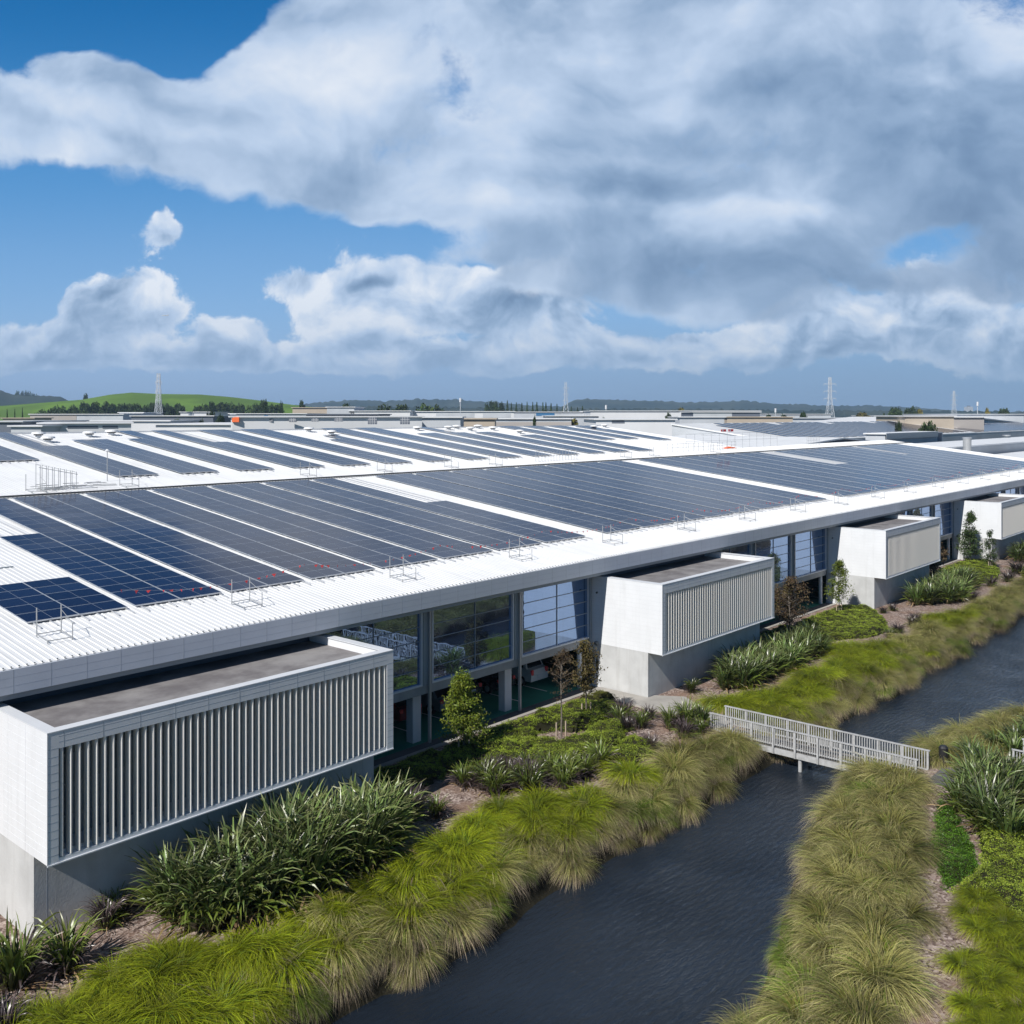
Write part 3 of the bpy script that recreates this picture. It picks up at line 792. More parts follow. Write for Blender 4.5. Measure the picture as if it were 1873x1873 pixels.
# mushroom vents near the ridge
vm = MB(); vm.tube([(0, 0, 0), (0, 0, .55)], .42, 14)
vb = vm.mesh('vent_base', roof_white)
vm = MB(); vm.tube([(0, 0, .50), (0, 0, .56), (0, 0, .78), (0, 0, .88)], [.55, .95, .85, .2], 16)
vc = vm.mesh('vent_cowl', roof_white)
vm = MB(); vm.tube([(0, 0, .36), (0, 0, .50)], .62, 14)
vn_ = vm.mesh('vent_throat', gutter_m)
vpos = [(39.7, 94.7), (39.3, 91.7), (44.6, 94.7), (47.3, 95.6), (71.9, 95.7), (73.2, 93.0), (89.6, 95.5), (95.6, 95.6), (97.9, 96.3), (98.5, 94.2), (102.3, 96.3), (103.4, 94.4), (104.9, 90.6), (132.2, 95.4), (127.6, 94.2)]
for k, (x, y) in enumerate(vpos):
    o = thing('roof_vent', f'{ORD[k]} round white mushroom vent from the left near the roof ridge', 'roof vent', (x, y, rz(y)), (0, 0, 0), 'mushroom vents near the ridge')
    obj('base', vb, o); obj('cowl', vc, o); obj('throat', vn_, o); o.scale = (.68, .68, .68)
# stack of folded rail sections on the left, mast, guard rails
o = thing('scaffold_rack', 'upright rack of galvanised scaffold frames beside loose poles on the white roof at left', 'scaffold', (29.2, 68.4, rz(68.4)))
b = MB(); rn = random.Random(11)
for k in range(7):
    xx = -0.2 + k * .42
    b.tube([(xx, .5, 0), (xx, .5, 1.9 - .1 * k)], .022, 5).tube([(xx, 1.2, .1), (xx, 1.2, 1.95 - .1 * k)], .022, 5)
    b.tube([(xx, .5, 1.85 - .1 * k), (xx, 1.2, 1.9 - .1 * k)], .02, 5)
b.tube([(-.3, .5, 1.7), (2.4, .5, 1.1)], .02, 5)
obj('frames', b.mesh('frames', galv), o)
b = MB()
for k in range(26):
    xx = rn.uniform(-.6, 3.6); yy = rn.uniform(-.2, 1.6); a = rn.uniform(-.6, .6); L = rn.uniform(.8, 2.2); zz = rn.uniform(.08, .3) + T * yy
    b.tube([(xx, yy, zz), (xx + L * math.cos(a), yy + L * math.sin(a) * .6, zz + rn.uniform(-.05, .08))], .025, 5)
obj('loose_poles', b.mesh('loose_poles', galv), o)
def guard(x0, x1, y, label, n=None, grp=None, hgt=1.15):
    o = thing('guard_rail', label, 'guard rail', (x0, y, rz(y)), (0, 0, 0), grp)
    n = n or max(2, int((x1 - x0) / 1.6)); L = x1 - x0
    b = MB(); b.tube([(0, 0, 0), (0, 0, hgt)], .022, 5); pm_ = b.mesh('post', galv)
    for k in range(n + 1): obj('post', pm_, o, (L * k / n, 0, 0))
    b = MB()
    for zz in (hgt, hgt * .55): b.tube([(0, 0, zz), (L, 0, zz)], .018, 5)
    obj('rail', b.mesh('rail', galv), o)
guard(83.0, 90.5, 69.3, 'galvanised guard rail on the white strip behind the gutter near the middle', 14)
guard(112.0, 131.0, 70.5, 'long galvanised guard rail on the white roof behind the far solar block', 14)
guard(118.0, 146.0, 71.2, 'tall open guard rail behind the long one, near the orange tarpaulin', 12, hgt=2.3)
guard(154.5, 159.5, 70.0, 'short guard rail cage near the far end of the gutter', 8, hgt=1.6)
o = thing('lamp_mast', 'slim pole with a small round lamp head on the white roof at left', 'mast', (34.9, 71.2, rz(71.2)))
b = MB(); b.tube([(0, 0, 0), (0, 0, 2.2)], .03, 6); obj('pole', b.mesh('pole', galv), o)
b = MB(); b.tube([(0, 0, 2.2), (0, 0, 2.3), (0, 0, 2.42)], [.06, .18, .06], 8); obj('lamp_head', b.mesh('lamp_head', white_panel), o)
o = thing('tarpaulin', 'crumpled orange tarpaulin lying on the white roof behind the gutter', 'tarpaulin', (128.9, 71.0, rz(71.0)))
o.scale = (.72, .8, .5)
b = MB()
for i in range(14):
    x0 = i * .32
    h0 = .12 + .5 * abs(math.sin(i * 1.3)) * math.sin(math.pi * (i + .5) / 14)
    b.prism([(x0, 0), (x0 + .33, 0), (x0 + .33, 1.0 + .2 * math.sin(i)), (x0, .9 + .2 * math.sin(i))], 0, h0)
obj('sheet', b.mesh('sheet', orange_m), o)
for k, dx in enumerate((0, 2.0)):
    o = thing('barrier_board', ['left of two red and white barrier boards on the guard rail', 'right of two red and white barrier boards on the guard rail'][k], 'barrier', (127.5 + dx * 1.1, 71.05, rz(71.05) + 2.55))
    b = MB(); b.box(0, 1.5, -.03, .0, 0, .35); b.mat(1).box(.35, .7, -.034, -.031, .05, .3)
    obj('board', b.mesh('board', [red_flag, white_panel]), o)

# ------------------------------------------------------------------ halls and plant behind the front roof
def hall(name, quad, ztops, roofm, wallm, label, cat='building', strips=0, zbase=0.0, group=None, over=0.4):
    """quad: four plan corners ccw as Vectors, ztops their eave heights"""
    c = sum((Vector((p[0], p[1], 0)) for p in quad), Vector()) / 4
    o = thing(name, label, cat, (c.x, c.y, zbase), group=group)
    loc = [(p[0] - c.x, p[1] - c.y) for p in quad]
    w = MB(); w.prism(loc, 0, 0, [z - .35 - zbase for z in ztops]); obj('wall', w.mesh('wall', wallm), o)
    r_ = MB(); n = 4
    ex = [(x * (1 + over / max(6, math.hypot(x, y))), y * (1 + over / max(6, math.hypot(x, y)))) for x, y in loc]
    b = len(r_.v)
    r_.v = [(x, y, z - .34 - zbase) for (x, y), z in zip(ex, ztops)] + [(x, y, z - zbase) for (x, y), z in zip(ex, ztops)]
    r_.f = [(3, 2, 1, 0), (4, 5, 6, 7)] + [(i, (i + 1) % 4, 4 + (i + 1) % 4, 4 + i) for i in range(4)]; r_.mi = [0] * 6
    obj('roof', r_.mesh('roof', roofm), o)
    P = [Vector((x, y, z - zbase + .06)) for (x, y), z in zip(loc, ztops)]
    if strips:
        m_ = MB()
        for k in range(strips):
            a, b_ = (k + .12) / strips, (k + .82) / strips
            q0 = P[0].lerp(P[1], a); q1 = P[0].lerp(P[1], b_); q3 = P[3].lerp(P[2], a); q2 = P[3].lerp(P[2], b_)
            A, B, D_, E_ = q0.lerp(q3, .06), q1.lerp(q2, .06), q1.lerp(q2, .94), q0.lerp(q3, .94)
            m_.face([A, B, D_, E_]); m_.face([p + Vector((0, 0, -.05)) for p in (E_, D_, B, A)])
        obj('solar_strips', m_.mesh('solar_strips', pv_glass), o)
    return o
def onY(u, v, y):
    d = ray(u, v); k = y / d.y; return Vector((d.x * k, y, d.z * k + H))
def rect(x0, x1, y0, y1): return [Vector((x0, y0)), Vector((x1, y0)), Vector((x1, y1)), Vector((x0, y1))]
hall('flat_hall', rect(134.8, 227.5, 73.5, 138), [10.4] * 4, roof_white, far_white, 'low plain white roof behind the red barrier boards')
sh_ = hall('solar_hall', rect(228, 391, 110, 142), [11.1, 11.1, 15.3, 15.3], roof_dust, far_grey, 'wide hall roof covered in thin solar strips behind the far end of the warehouse')
m_ = MB()
for k in range(26):
    x0 = 243 + 5.6 * k - 309.5; y1 = 15.0 if k % 7 else 11.0
    zz = lambda y: 13.2 + 4.2 / 32 * y + .12
    m_.prism([(x0, -14.5), (x0 + 3.5, -14.5), (x0 + 3.5, y1), (x0, y1)], 0, 0, [zz(-14.5), zz(-14.5), zz(y1), zz(y1)])
    for q in range(4): m_.v[-8 + q] = (*m_.v[-8 + q][:2], m_.v[-4 + q][2] - .05)
obj('solar_strips', m_.mesh('solar_strips', pv_glass), sh_)
# low gable with panels, ridge running away from the front roof
o = thing('gable_hall', 'low gabled hall with solar strips just behind the far end of the gutter', 'building', (178.6, 74, 0))
b = MB(); b.v = [(-28.6, 0, 0), (22, 0, 0), (22, 0, 11.75), (0, 0, 13.1), (-28.6, 0, 11.7)]; b.v += [(x, 34, z) for x, y, z in b.v]
b.f = [(0, 1, 2, 3, 4), (9, 8, 7, 6, 5), (0, 5, 6, 1), (1, 6, 7, 2), (4, 9, 5, 0)]; b.mi = [0] * 5
obj('wall', b.mesh('wall', far_dark), o)
b = MB(); b.v = [(-29.4, -.5, 11.72), (0, -.5, 13.14), (22.8, -.5, 11.72), (22.8, -.5, 11.96), (0, -.5, 13.42), (-29.4, -.5, 11.96)]; b.v += [(x, 34.5, z) for x, y, z in b.v]
b.f = [(0, 1, 4, 5), (1, 2, 3, 4), (6, 11, 10, 7), (7, 10, 9, 8), (5, 4, 10, 11), (4, 3, 9, 10), (0, 6, 7, 1), (1, 7, 8, 2), (2, 8, 9, 3), (0, 5, 11, 6)]; b.mi = [0] * 10
obj('roof', b.mesh('roof', roof_white), o)
b = MB()
for k in range(6):
    x0 = 1.6 + 3.4 * k; z0 = 13.42 - 1.46 / 22.8 * x0 + .08
    b.prism([(x0, 2), (x0 + 2.9, 2), (x0 + 2.9, 31), (x0, 31)], z0 - .1, 0, [z0, z0 - .19, z0 - .19, z0])
obj('solar_strips', b.mesh('solar_strips', pv_glass), o)
o = thing('plant_housing', 'long grey plant housing with a square opening at its right end', 'plant housing', (244, 90, 9.6))
b = MB(); b.box(0, 44, 0, 5, 0, 3.2); b.mat(1).box(39.5, 43.0, -.04, 0, .7, 3.0)
obj('wall', b.mesh('wall', [far_grey, far_dark]), o)
b = MB(); b.box(-.5, 39, -.4, 5.4, 3.2, 3.5); obj('roof', b.mesh('roof', roof_white), o)
b = MB(); b.box(-.5, 38.5, -.5, -.41, 2.0, 3.45); obj('fascia', b.mesh('fascia', mid_steel), o)
hall('lean_to_hall', rect(236, 430, 74, 84), [10.0, 10.0, 10.6, 10.6], roof_white, far_grey, 'white roofed hall with a dark shaded wall at the right picture edge')
hall('low_hall', rect(206, 330, 44, 72.5), [5.6, 5.6, 7.4, 7.4], roof_white, far_white, 'low white roof beyond the far gable end of the warehouse')
gh_ = hall('solar_hall', rect(396, 640, 112, 140), [10.9, 10.9, 13.6, 13.6], roof_dust, far_grey, 'hall with blue grey solar strips near the right picture edge')
m_ = MB()
for k in range(22):
    x0 = -118 + 10.8 * k; zz = lambda y: 12.25 + 2.7 / 28 * y + .12
    m_.prism([(x0, -13), (x0 + 8.6, -13), (x0 + 8.6, 12.5), (x0, 12.5)], 0, 0, [zz(-13), zz(-13), zz(12.5), zz(12.5)])
    for q in range(4): m_.v[-8 + q] = (*m_.v[-8 + q][:2], m_.v[-4 + q][2] - .05)
obj('solar_strips', m_.mesh('solar_strips', pv_glass), gh_)
o = thing('gable_hall', 'large white gabled hall with a grey louvre panel high in its end wall', 'building', (512, 146, 0))
b = MB(); b.v = [(-66, 0, 0), (92, 0, 0), (92, 0, 12.6), (0, 0, 16.0), (-66, 0, 12.9)]; b.v += [(x, 60, z) for x, y, z in b.v]
b.f = [(0, 1, 2, 3, 4), (9, 8, 7, 6, 5), (0, 5, 6, 1), (1, 6, 7, 2), (4, 9, 5, 0)]; b.mi = [0] * 5
b.mat(1).box(8, 26, -.2, 0.02, 11.6, 15.2); b.mat(2).box(-64, 90, -.15, .02, 9.6, 10.4)
obj('wall', b.mesh('wall', [far_white, far_grey, far_grey]), o)
b = MB(); b.v = [(-68, -1, 12.9), (0, -1, 16.05), (95, -1, 12.55), (95, -1, 13.2), (0, -1, 16.75), (-68, -1, 13.55)]; b.v += [(x, 61, z) for x, y, z in b.v]
b.f = [(5, 4, 10, 11), (4, 3, 9, 10), (6, 11, 10, 7), (7, 10, 9, 8), (0, 6, 7, 1), (1, 7, 8, 2), (2, 8, 9, 3), (0, 5, 11, 6), (0, 1, 4, 5), (1, 2, 3, 4)]; b.mi = [0] * 8 + [1] * 2
obj('roof', b.mesh('roof', [far_white, far_grey]), o)
for k, (u, v, yy, zb, r_, lab) in enumerate([(1769, 802, 71.8, 6.5, .95, 'fat round silver exhaust stack on the right hand roofs'), (1841, 797, 84, 11, 1.1, 'smaller round exhaust stack near the right picture edge')]):
    p = onY(u, v, yy)
    o = thing('exhaust_stack', lab, 'exhaust stack', (p.x, p.y, zb))
    b = MB(); b.tube([(0, 0, 0), (0, 0, p.z - zb)], r_, 16); obj('pipe', b.mesh('pipe', galv), o)
    b = MB(); b.tube([(0, 0, p.z - zb), (0, 0, p.z - zb + .25)], r_ * 1.12, 16); obj('collar', b.mesh('collar', rail_alu), o)

# far industrial estate: u0, u1, v of roof line, v where the wall ends, distance, depth, roof, wall, features, label
def far_block(u0, u1, vt, D, depth, roofm, wallm, label, skew=0.0, bands=(), gable=0.0, name='warehouse'):
    a, b_ = onD(u0, vt, D), onD(u1, vt, D + skew)
    zt = a.z; bz = b_.z
    fw = Vector((CY, SY, 0)); c = (a + b_) / 2
    o = thing(name, label, 'building', (c.x, c.y, 0))
    d = Vector((b_.x - a.x, b_.y - a.y, 0)); L = d.length; ang = math.atan2(d.y, d.x)
    o.rotation_euler = (0, 0, ang)
    w = MB(); w.box(-L / 2, L / 2, 0, depth, -.5, zt - .4); obj('wall', w.mesh('wall', wallm), o)
    r_ = MB(); hgt = gable
    r_.v = [(-L / 2 - .8, -.8, zt - .4), (L / 2 + .8, -.8, zt - .4), (L / 2 + .8, depth + .8, zt - .4), (-L / 2 - .8, depth + .8, zt - .4),
            (-L / 2 - .8, -.8, zt), (L / 2 + .8, -.8, zt), (L / 2 + .8, depth + .8, zt), (-L / 2 - .8, depth + .8, zt)]
    r_.f = [(3, 2, 1, 0), (0, 1, 5, 4), (1, 2, 6, 5), (2, 3, 7, 6), (3, 0, 4, 7)]
    if hgt > 0:
        r_.v += [(-L / 2 - .8, depth / 2, zt + hgt), (L / 2 + .8, depth / 2, zt + hgt)]
        r_.f += [(4, 5, 9, 8), (8, 9, 6, 7), (7, 4, 8), (5, 6, 9)]
    elif hgt < 0:
        r_.v += [(0, -.8, zt - hgt), (0, depth + .8, zt - hgt)]
        r_.f += [(4, 8, 9, 7), (8, 5, 6, 9), (4, 5, 8), (7, 9, 6)]
    else: r_.f += [(4, 5, 6, 7)]
    r_.mi = [0] * len(r_.f)
    obj('roof', r_.mesh('roof', roofm), o)
    for (t0, t1, z0, z1, m_, nm) in bands:
        q = MB()
        q.box(-L / 2 + L * t0, -L / 2 + L * t1, -.12, 0.02, zt * z0, zt * z1)
        obj(nm, q.mesh(nm, m_), o)
    return o
W_, G_, D_, T_ = far_white, far_grey, far_dark, far_tan
FB = [
    (72, 240, 773, 300, 40, W_, W_, 'long low white warehouse with a dark slot under its eave, behind the leftmost roof vents', 10, [(.30, .63, .88, .93, D_, 'shutter'), (.68, .85, .88, .93, D_, 'shutter')]),
    (-60, 40, 770, 330, 50, G_, D_, 'grey blue roofed warehouse cut by the left picture edge', 0, []),
    (20, 75, 778, 290, 20, W_, G_, 'small white roofed shed left of the long low white warehouse', 0, []),
    (55, 225, 757, 560, 60, W_, G_, 'pale roofed warehouse with brown grey wall below the tree belt', 0, [(.0, .5, .6, .97, far_brown, 'panelling')]),
    (5, 62, 764, 520, 20, T_, T_, 'tan walled block at the far left', 0, []),
    (218, 262, 754, 600, 30, W_, W_, 'little white box with dark openings left of the grey lattice tower', 0, [(.2, .4, .8, .95, D_, 'opening'), (.6, .9, .8, .95, D_, 'opening')]),
    (110, 310, 769, 420, 40, W_, W_, 'white roof plane with two small stacks behind the long low warehouse', 0, []),
    (240, 390, 760, 520, 50, W_, D_, 'dark walled warehouse with a wavy white roof edge right of the lattice tower', 0, []),
    (330, 385, 753, 640, 40, W_, W_, 'small white roofed shed in front of the tree belt gap', 0, []),
    (285, 600, 775, 330, 60, W_, W_, 'very long white roof in front of the windowed block at left', 0, []),
    (420, 560, 756, 560, 60, W_, G_, 'pale roof with grey wall and blue sign panel behind the windowed block', 0, [(.45, .5, .85, .96, far_blue, 'sign')]),
    (535, 600, 745, 640, 70, T_, T_, 'tan curved roof hall left of the grey office block', 0, []),
    (598, 648, 744, 600, 40, W_, G_, 'grey walled office block with a white roof edge', 0, []),
    (640, 750, 751, 600, 40, W_, W_, 'low white hall with rooflights right of the grey office block', 0, []),
    (560, 690, 757, 470, 50, D_, D_, 'dark navy hall roof behind the row of black windows', 0, []),
    (750, 940, 752, 620, 60, W_, W_, 'white distribution shed with two bands of grey windows under the far mast', 0, [(.25, .62, .80, .93, G_, 'window_band'), (.70, .97, .80, .93, G_, 'window_band')]),
    (750, 842, 762, 330, 24, W_, G_, 'grey slatted plant enclosure right of the row of black windows', 0, []),
    (845, 905, 765, 360, 30, T_, T_, 'small beige gabled hall in the middle distance', 0, []),
    (905, 1045, 765, 420, 50, W_, G_, 'white roof with a long shaded grey wall beside the beige hall', 0, [(.0, 1., .5, .9, far_brown, 'panelling')]),
    (940, 1075, 753, 700, 60, W_, G_, 'white shed in front of the dark conifer row', 0, [(.3, .55, .85, .95, far_blue, 'sign')]),
    (1000, 1095, 760, 520, 60, W_, G_, 'grey windowed hall with a white roof beside the autumn bush', 0, [(.0, .9, .55, .92, G_, 'window_band')]),
    (1080, 1390, 751, 640, 90, W_, W_, 'huge plain white warehouse in the middle of the skyline', 0, []),
    (1090, 1235, 766, 360, 60, W_, W_, 'white roof plane in front of the huge plain warehouse', 0, [(.2, .36, .9, .96, D_, 'shutter')]),
    (1268, 1390, 753, 560, 40, W_, D_, 'hall with a dark open loading canopy at its right end', 0, [(.0, .58, .8, .98, G_, 'panelling')]),
    (1243, 1325, 762, 460, 30, W_, G_, 'grey walled low office in front of the loading canopy hall', 0, []),
    (1330, 1450, 762, 480, 20, T_, T_, 'long tan timber fence coloured wall below the loading canopy', 0, []),
    (1390, 1520, 757, 760, 60, W_, G_, 'far white sheds between the loading canopy and the tall white pylon', 0, []),
    (1440, 1660, 764, 520, 50, G_, G_, 'flat grey roof behind the hall with the solar strips', 0, []),
    (1600, 1660, 760, 900, 60, W_, W_, 'far white shed right of the tall white pylon', 0, []),
    (1655, 1745, 760, 380, 30, W_, T_, 'beige walled warehouse with a white roof behind the dark hedge', 0, []),
    (1743, 1800, 762, 400, 30, W_, far_brown, 'brown walled warehouse joined to the beige one', 0, []),
    (1730, 1873, 757, 560, 60, G_, G_, 'long pale grey roof below the rightmost pylon', 0, []),
]
for (u0, u1, vt, D, dep, rm, wmt, lab, sk, bands) in FB:
    far_block(u0, u1, vt, D, dep, rm, wmt, lab, sk, bands, gable=0)
# windowed white block (425..840) with six black windows
o = far_block(425, 772, 761, 300, 18, W_, W_, 'white parapet block with a row of black windows and an orange panel', 18)
def stick(u0, u1, v0, v1, D, m_, nm, par, n=1):
    a = onD(u0, v0, D - .4); b_ = onD(u1, v0, D - .4); z0 = onD(u0, v1, D).z
    q = MB(); c = a; d = Vector((b_.x - a.x, b_.y - a.y, 0)); L = d.length
    ang = math.atan2(d.y, d.x); q.box(0, L, -.25, .4, z0 - a.z, 0)
    if n > 1:
        q.mat(1)
        for k in range(1, n): q.box(L * k / n - .04, L * k / n + .04, -.3, -.26, z0 - a.z, 0)
        for k in range(1, 3): q.box(0, L, -.3, -.26, (z0 - a.z) * k / 3 - .04, (z0 - a.z) * k / 3 + .04)
    ob = q.build(nm, [m_, far_white]); ob.location = c; ob.rotation_euler = (0, 0, ang)
    if par is not None:
        bpy.context.view_layer.update()
        ob.parent = par; ob.matrix_parent_inverse = par.matrix_world.inverted()
    return ob
for (u0, u1, v0, v1, n) in ((486, 499, 766, 772, 3), (529, 542, 765, 772, 3), (570, 583, 765, 771, 3), (612, 627, 764, 771, 3), (673, 689.5, 763.5, 776, 4), (732, 749.5, 763, 776, 4)):
    stick(u0, u1, v0, v1, 304, D_, 'window', o, n)
stick(424.5, 437.5, 763, 772, 300, orange_m, 'orange_panel', o)
# ------------------------------------------------------------------ pylons, masts, aeroplane
pyl_m = mat('pylon_steel', (0.55, 0.58, 0.62), 0.5)
def pylon(u, vb, vt, D, label, arms=3, armw=0.11, wb=0.2):
    p = onD(u, vb, D); ztop = onD(u, vt, D).z; hgt = ztop - 0
    o = thing('pylon', label, 'pylon', (p.x, p.y, 0), (0, 0, YAW - R(90)), 'lattice pylons on the skyline')
    b = MB(); w0 = hgt * wb / 2; wt = hgt * .018; th = hgt * .0055; waist = .60
    def hw(t): return w0 + (hgt * .028 - w0) * (t / waist) if t < waist else hgt * .028 + (wt - hgt * .028) * (t - waist) / (1 - waist)
    lv = [0, .14, .27, .38, .48, .56, .64, .71, .78, .85, .92, 1.0]
    for sx_ in (-1, 1):
        for sy_ in (-1, 1):
            for a, c in zip(lv, lv[1:]):
                b.bar((sx_ * hw(a), sy_ * hw(a), a * hgt), (sx_ * hw(c), sy_ * hw(c), c * hgt), th)
    for a, c in zip(lv, lv[1:]):
        for s1 in (-1, 1):
            b.bar((-hw(a), s1 * hw(a), a * hgt), (hw(c), s1 * hw(c), c * hgt), th * .55)
            b.bar((hw(a), s1 * hw(a), a * hgt), (-hw(c), s1 * hw(c), c * hgt), th * .55)
            b.bar((s1 * hw(a), -hw(a), a * hgt), (s1 * hw(c), hw(c), c * hgt), th * .55)
        b.bar((-hw(c), 0, c * hgt), (hw(c), 0, c * hgt), th * .5)
    obj('tower', b.mesh('tower', pyl_m), o)
    for k in range(arms):
        b = MB(); t = .62 + k * .13; L = hgt * armw
        for s1 in (-1, 1):
            b.bar((0, 0, t * hgt + .02 * hgt), (s1 * L, 0, t * hgt), th * .8).bar((0, 0, t * hgt - .012 * hgt), (s1 * L, 0, t * hgt), th * .8)
            b.bar((s1 * L, 0, t * hgt), (s1 * L, 0, t * hgt - .04 * hgt), th * .6)
        obj('cross_arm', b.mesh('cross_arm', pyl_m), o)
pylon(290, 772, 683, 620, 'slender grey lattice tower in front of the green hill', arms=3, armw=.045, wb=.17)
pylon(1035, 753, 699, 1150, 'pale lattice pylon behind the dark conifer row near the centre', arms=3, armw=.06)
pylon(1518, 760, 690, 950, 'tall white lattice pylon with three wide arms right of centre', arms=3)
pylon(1745, 758, 715, 1400, 'farthest lattice pylon near the right picture edge', arms=3, armw=.09)
for k, (u, vb, vt, D, lab) in enumerate([(842, 768, 728, 420, 'thin white phone mast above the plant enclosure'), (1788, 760, 735, 900, 'thin white phone mast right of the farthest pylon'), (1108.5, 752, 741, 900, 'short white flue above the huge plain warehouse'), (1418.5, 760, 747, 700, 'thin white flue left of the tall white pylon')]):
    p = onD(u, vb, D); zt = onD(u, vt, D).z
    o = thing('mast', lab, 'mast', (p.x, p.y, 0))
    s_ = D / 420
    b = MB(); b.tube([(0, 0, 0), (0, 0, zt)], .16 * s_, 6); obj('pole', b.mesh('pole', pyl_m), o)
    b = MB(); b.tube([(0, 0, zt - 1.8 * s_), (0, 0, zt)], .42 * s_, 8); obj('antenna', b.mesh('antenna', far_white), o)
o = thing('airliner', 'tiny airliner flying low in the sky on the left', 'aeroplane', tuple(onD(302, 577, 5200)), (0, 0, YAW - R(90) + R(8)))
b = MB(); b.tube([(-18, 0, -.5), (-14, 0, 0), (14, 0, 0), (19, 0, .6)], [.4, 2.1, 2.1, .3], 10); obj('fuselage', b.mesh('fuselage', far_white), o)
b = MB(); b.prism([(-3, -1), (3, -1), (9, -17), (7, -17)], -.6, -.2).prism([(-3, 1), (7, 17), (9, 17), (3, 1)], -.6, -.2); obj('wing', b.mesh('wing', far_grey), o)
b = MB(); b.prism([(13, -.3), (18, -.3), (18, .3), (13, .3)], 1, 6); obj('tail_fin', b.mesh('tail_fin', far_grey), o)

# ------------------------------------------------------------------ hills
def hillmat(name, a, b, sc_):
    m = bpy.data.materials.new(name); m.use_nodes = True; g = NG(m.node_tree); p = g.n['Principled BSDF']
    geo = g.node('ShaderNodeNewGeometry'); n = g.noise(geo.outputs['Position'], sc_, 8, 0.65)
    g.link(g.mix(g.smooth(n.outputs[0], .4, .6), (*a, 1), (*b, 1)), p.inputs['Base Color']); p.inputs['Roughness'].default_value = .95
    p.inputs['Specular IOR Level'].default_value = 0.1
    return m
grass_hill = hillmat('hill_grass', (0.13, 0.23, 0.03), (0.09, 0.16, 0.025), .01)
bush_hill = hillmat('hill_bush', (0.018, 0.035, 0.030), (0.05, 0.065, 0.05), .006)
def hill(pts, D, thick, m_, rough_=0.0, seed=0, name='hill'):
    """ridge outline given as (u, v of the crest); a real mound with both slopes"""
    rn_ = random.Random(seed); b = MB(); us = []
    for (ua, va), (ub, vb) in zip(pts, pts[1:]):
        n_ = max(1, int(abs(ub - ua) / 5))
        for k in range(n_):
            t = k / n_; t2 = t
            us.append((ua + (ub - ua) * t, va + (vb - va) * t2))
    us.append(pts[-1])
    cols = []
    for (u, v) in us:
        cr = onD(u, v, D); z = max(cr.z, 0) + (rn_.random() ** 2) * rough_
        row = []
        for t, f_ in ((-1, 0), (-.75, .22), (-.5, .52), (-.25, .84), (-.12, .95), (0, 1), (.25, .85), (.6, .4), (1, 0)):
            q = onD(u, v, D + t * thick); s_ = 1.0
            row.append((cr.x + (q.x - cr.x) * s_, cr.y + (q.y - cr.y) * s_, -2 + (z + 2) * f_))
        cols.append(row)
    k = len(cols[0]); b.v = [p for row in cols for p in row]
    b.f = [(i * k + j, (i + 1) * k + j, (i + 1) * k + j + 1, i * k + j + 1) for i in range(len(cols) - 1) for j in range(k - 1)]
    b.mi = [0] * len(b.f)
    kind(b.build(name, m_, smooth=True), 'structure')
hill([(-200, 752), (-60, 747), (60, 738), (150, 731), (200, 722), (240, 718), (290, 720.5), (365, 721.5), (420, 726), (480, 733), (540, 741), (600, 748), (680, 757)], 1500, 330, grass_hill, 0, 1)
hill([(-260, 745), (-100, 725), (-40, 712), (0, 714), (20, 722), (60, 724), (110, 726), (130, 735), (160, 745), (200, 756)], 3200, 500, bush_hill, 3, 2)
hill([(430, 757), (520, 744), (600, 736), (650, 732), (700, 736), (760, 731), (830, 732), (900, 736), (960, 742), (1030, 744), (1045, 735), (1060, 731), (1100, 731), (1150, 733), (1200, 734), (1260, 737), (1330, 735),
      (1352, 734), (1400, 738), (1460, 741), (1520, 743), (1600, 743), (1660, 745), (1700, 748), (1760, 752), (1850, 754), (1950, 752), (2050, 750), (2200, 758)], 5200, 900, bush_hill, 9, 3)
hill([(250, 757), (560, 747), (700, 745), (860, 747), (1000, 750), (1200, 749), (1500, 752), (1700, 753), (2000, 757)], 2900, 500, bush_hill, 7, 4)

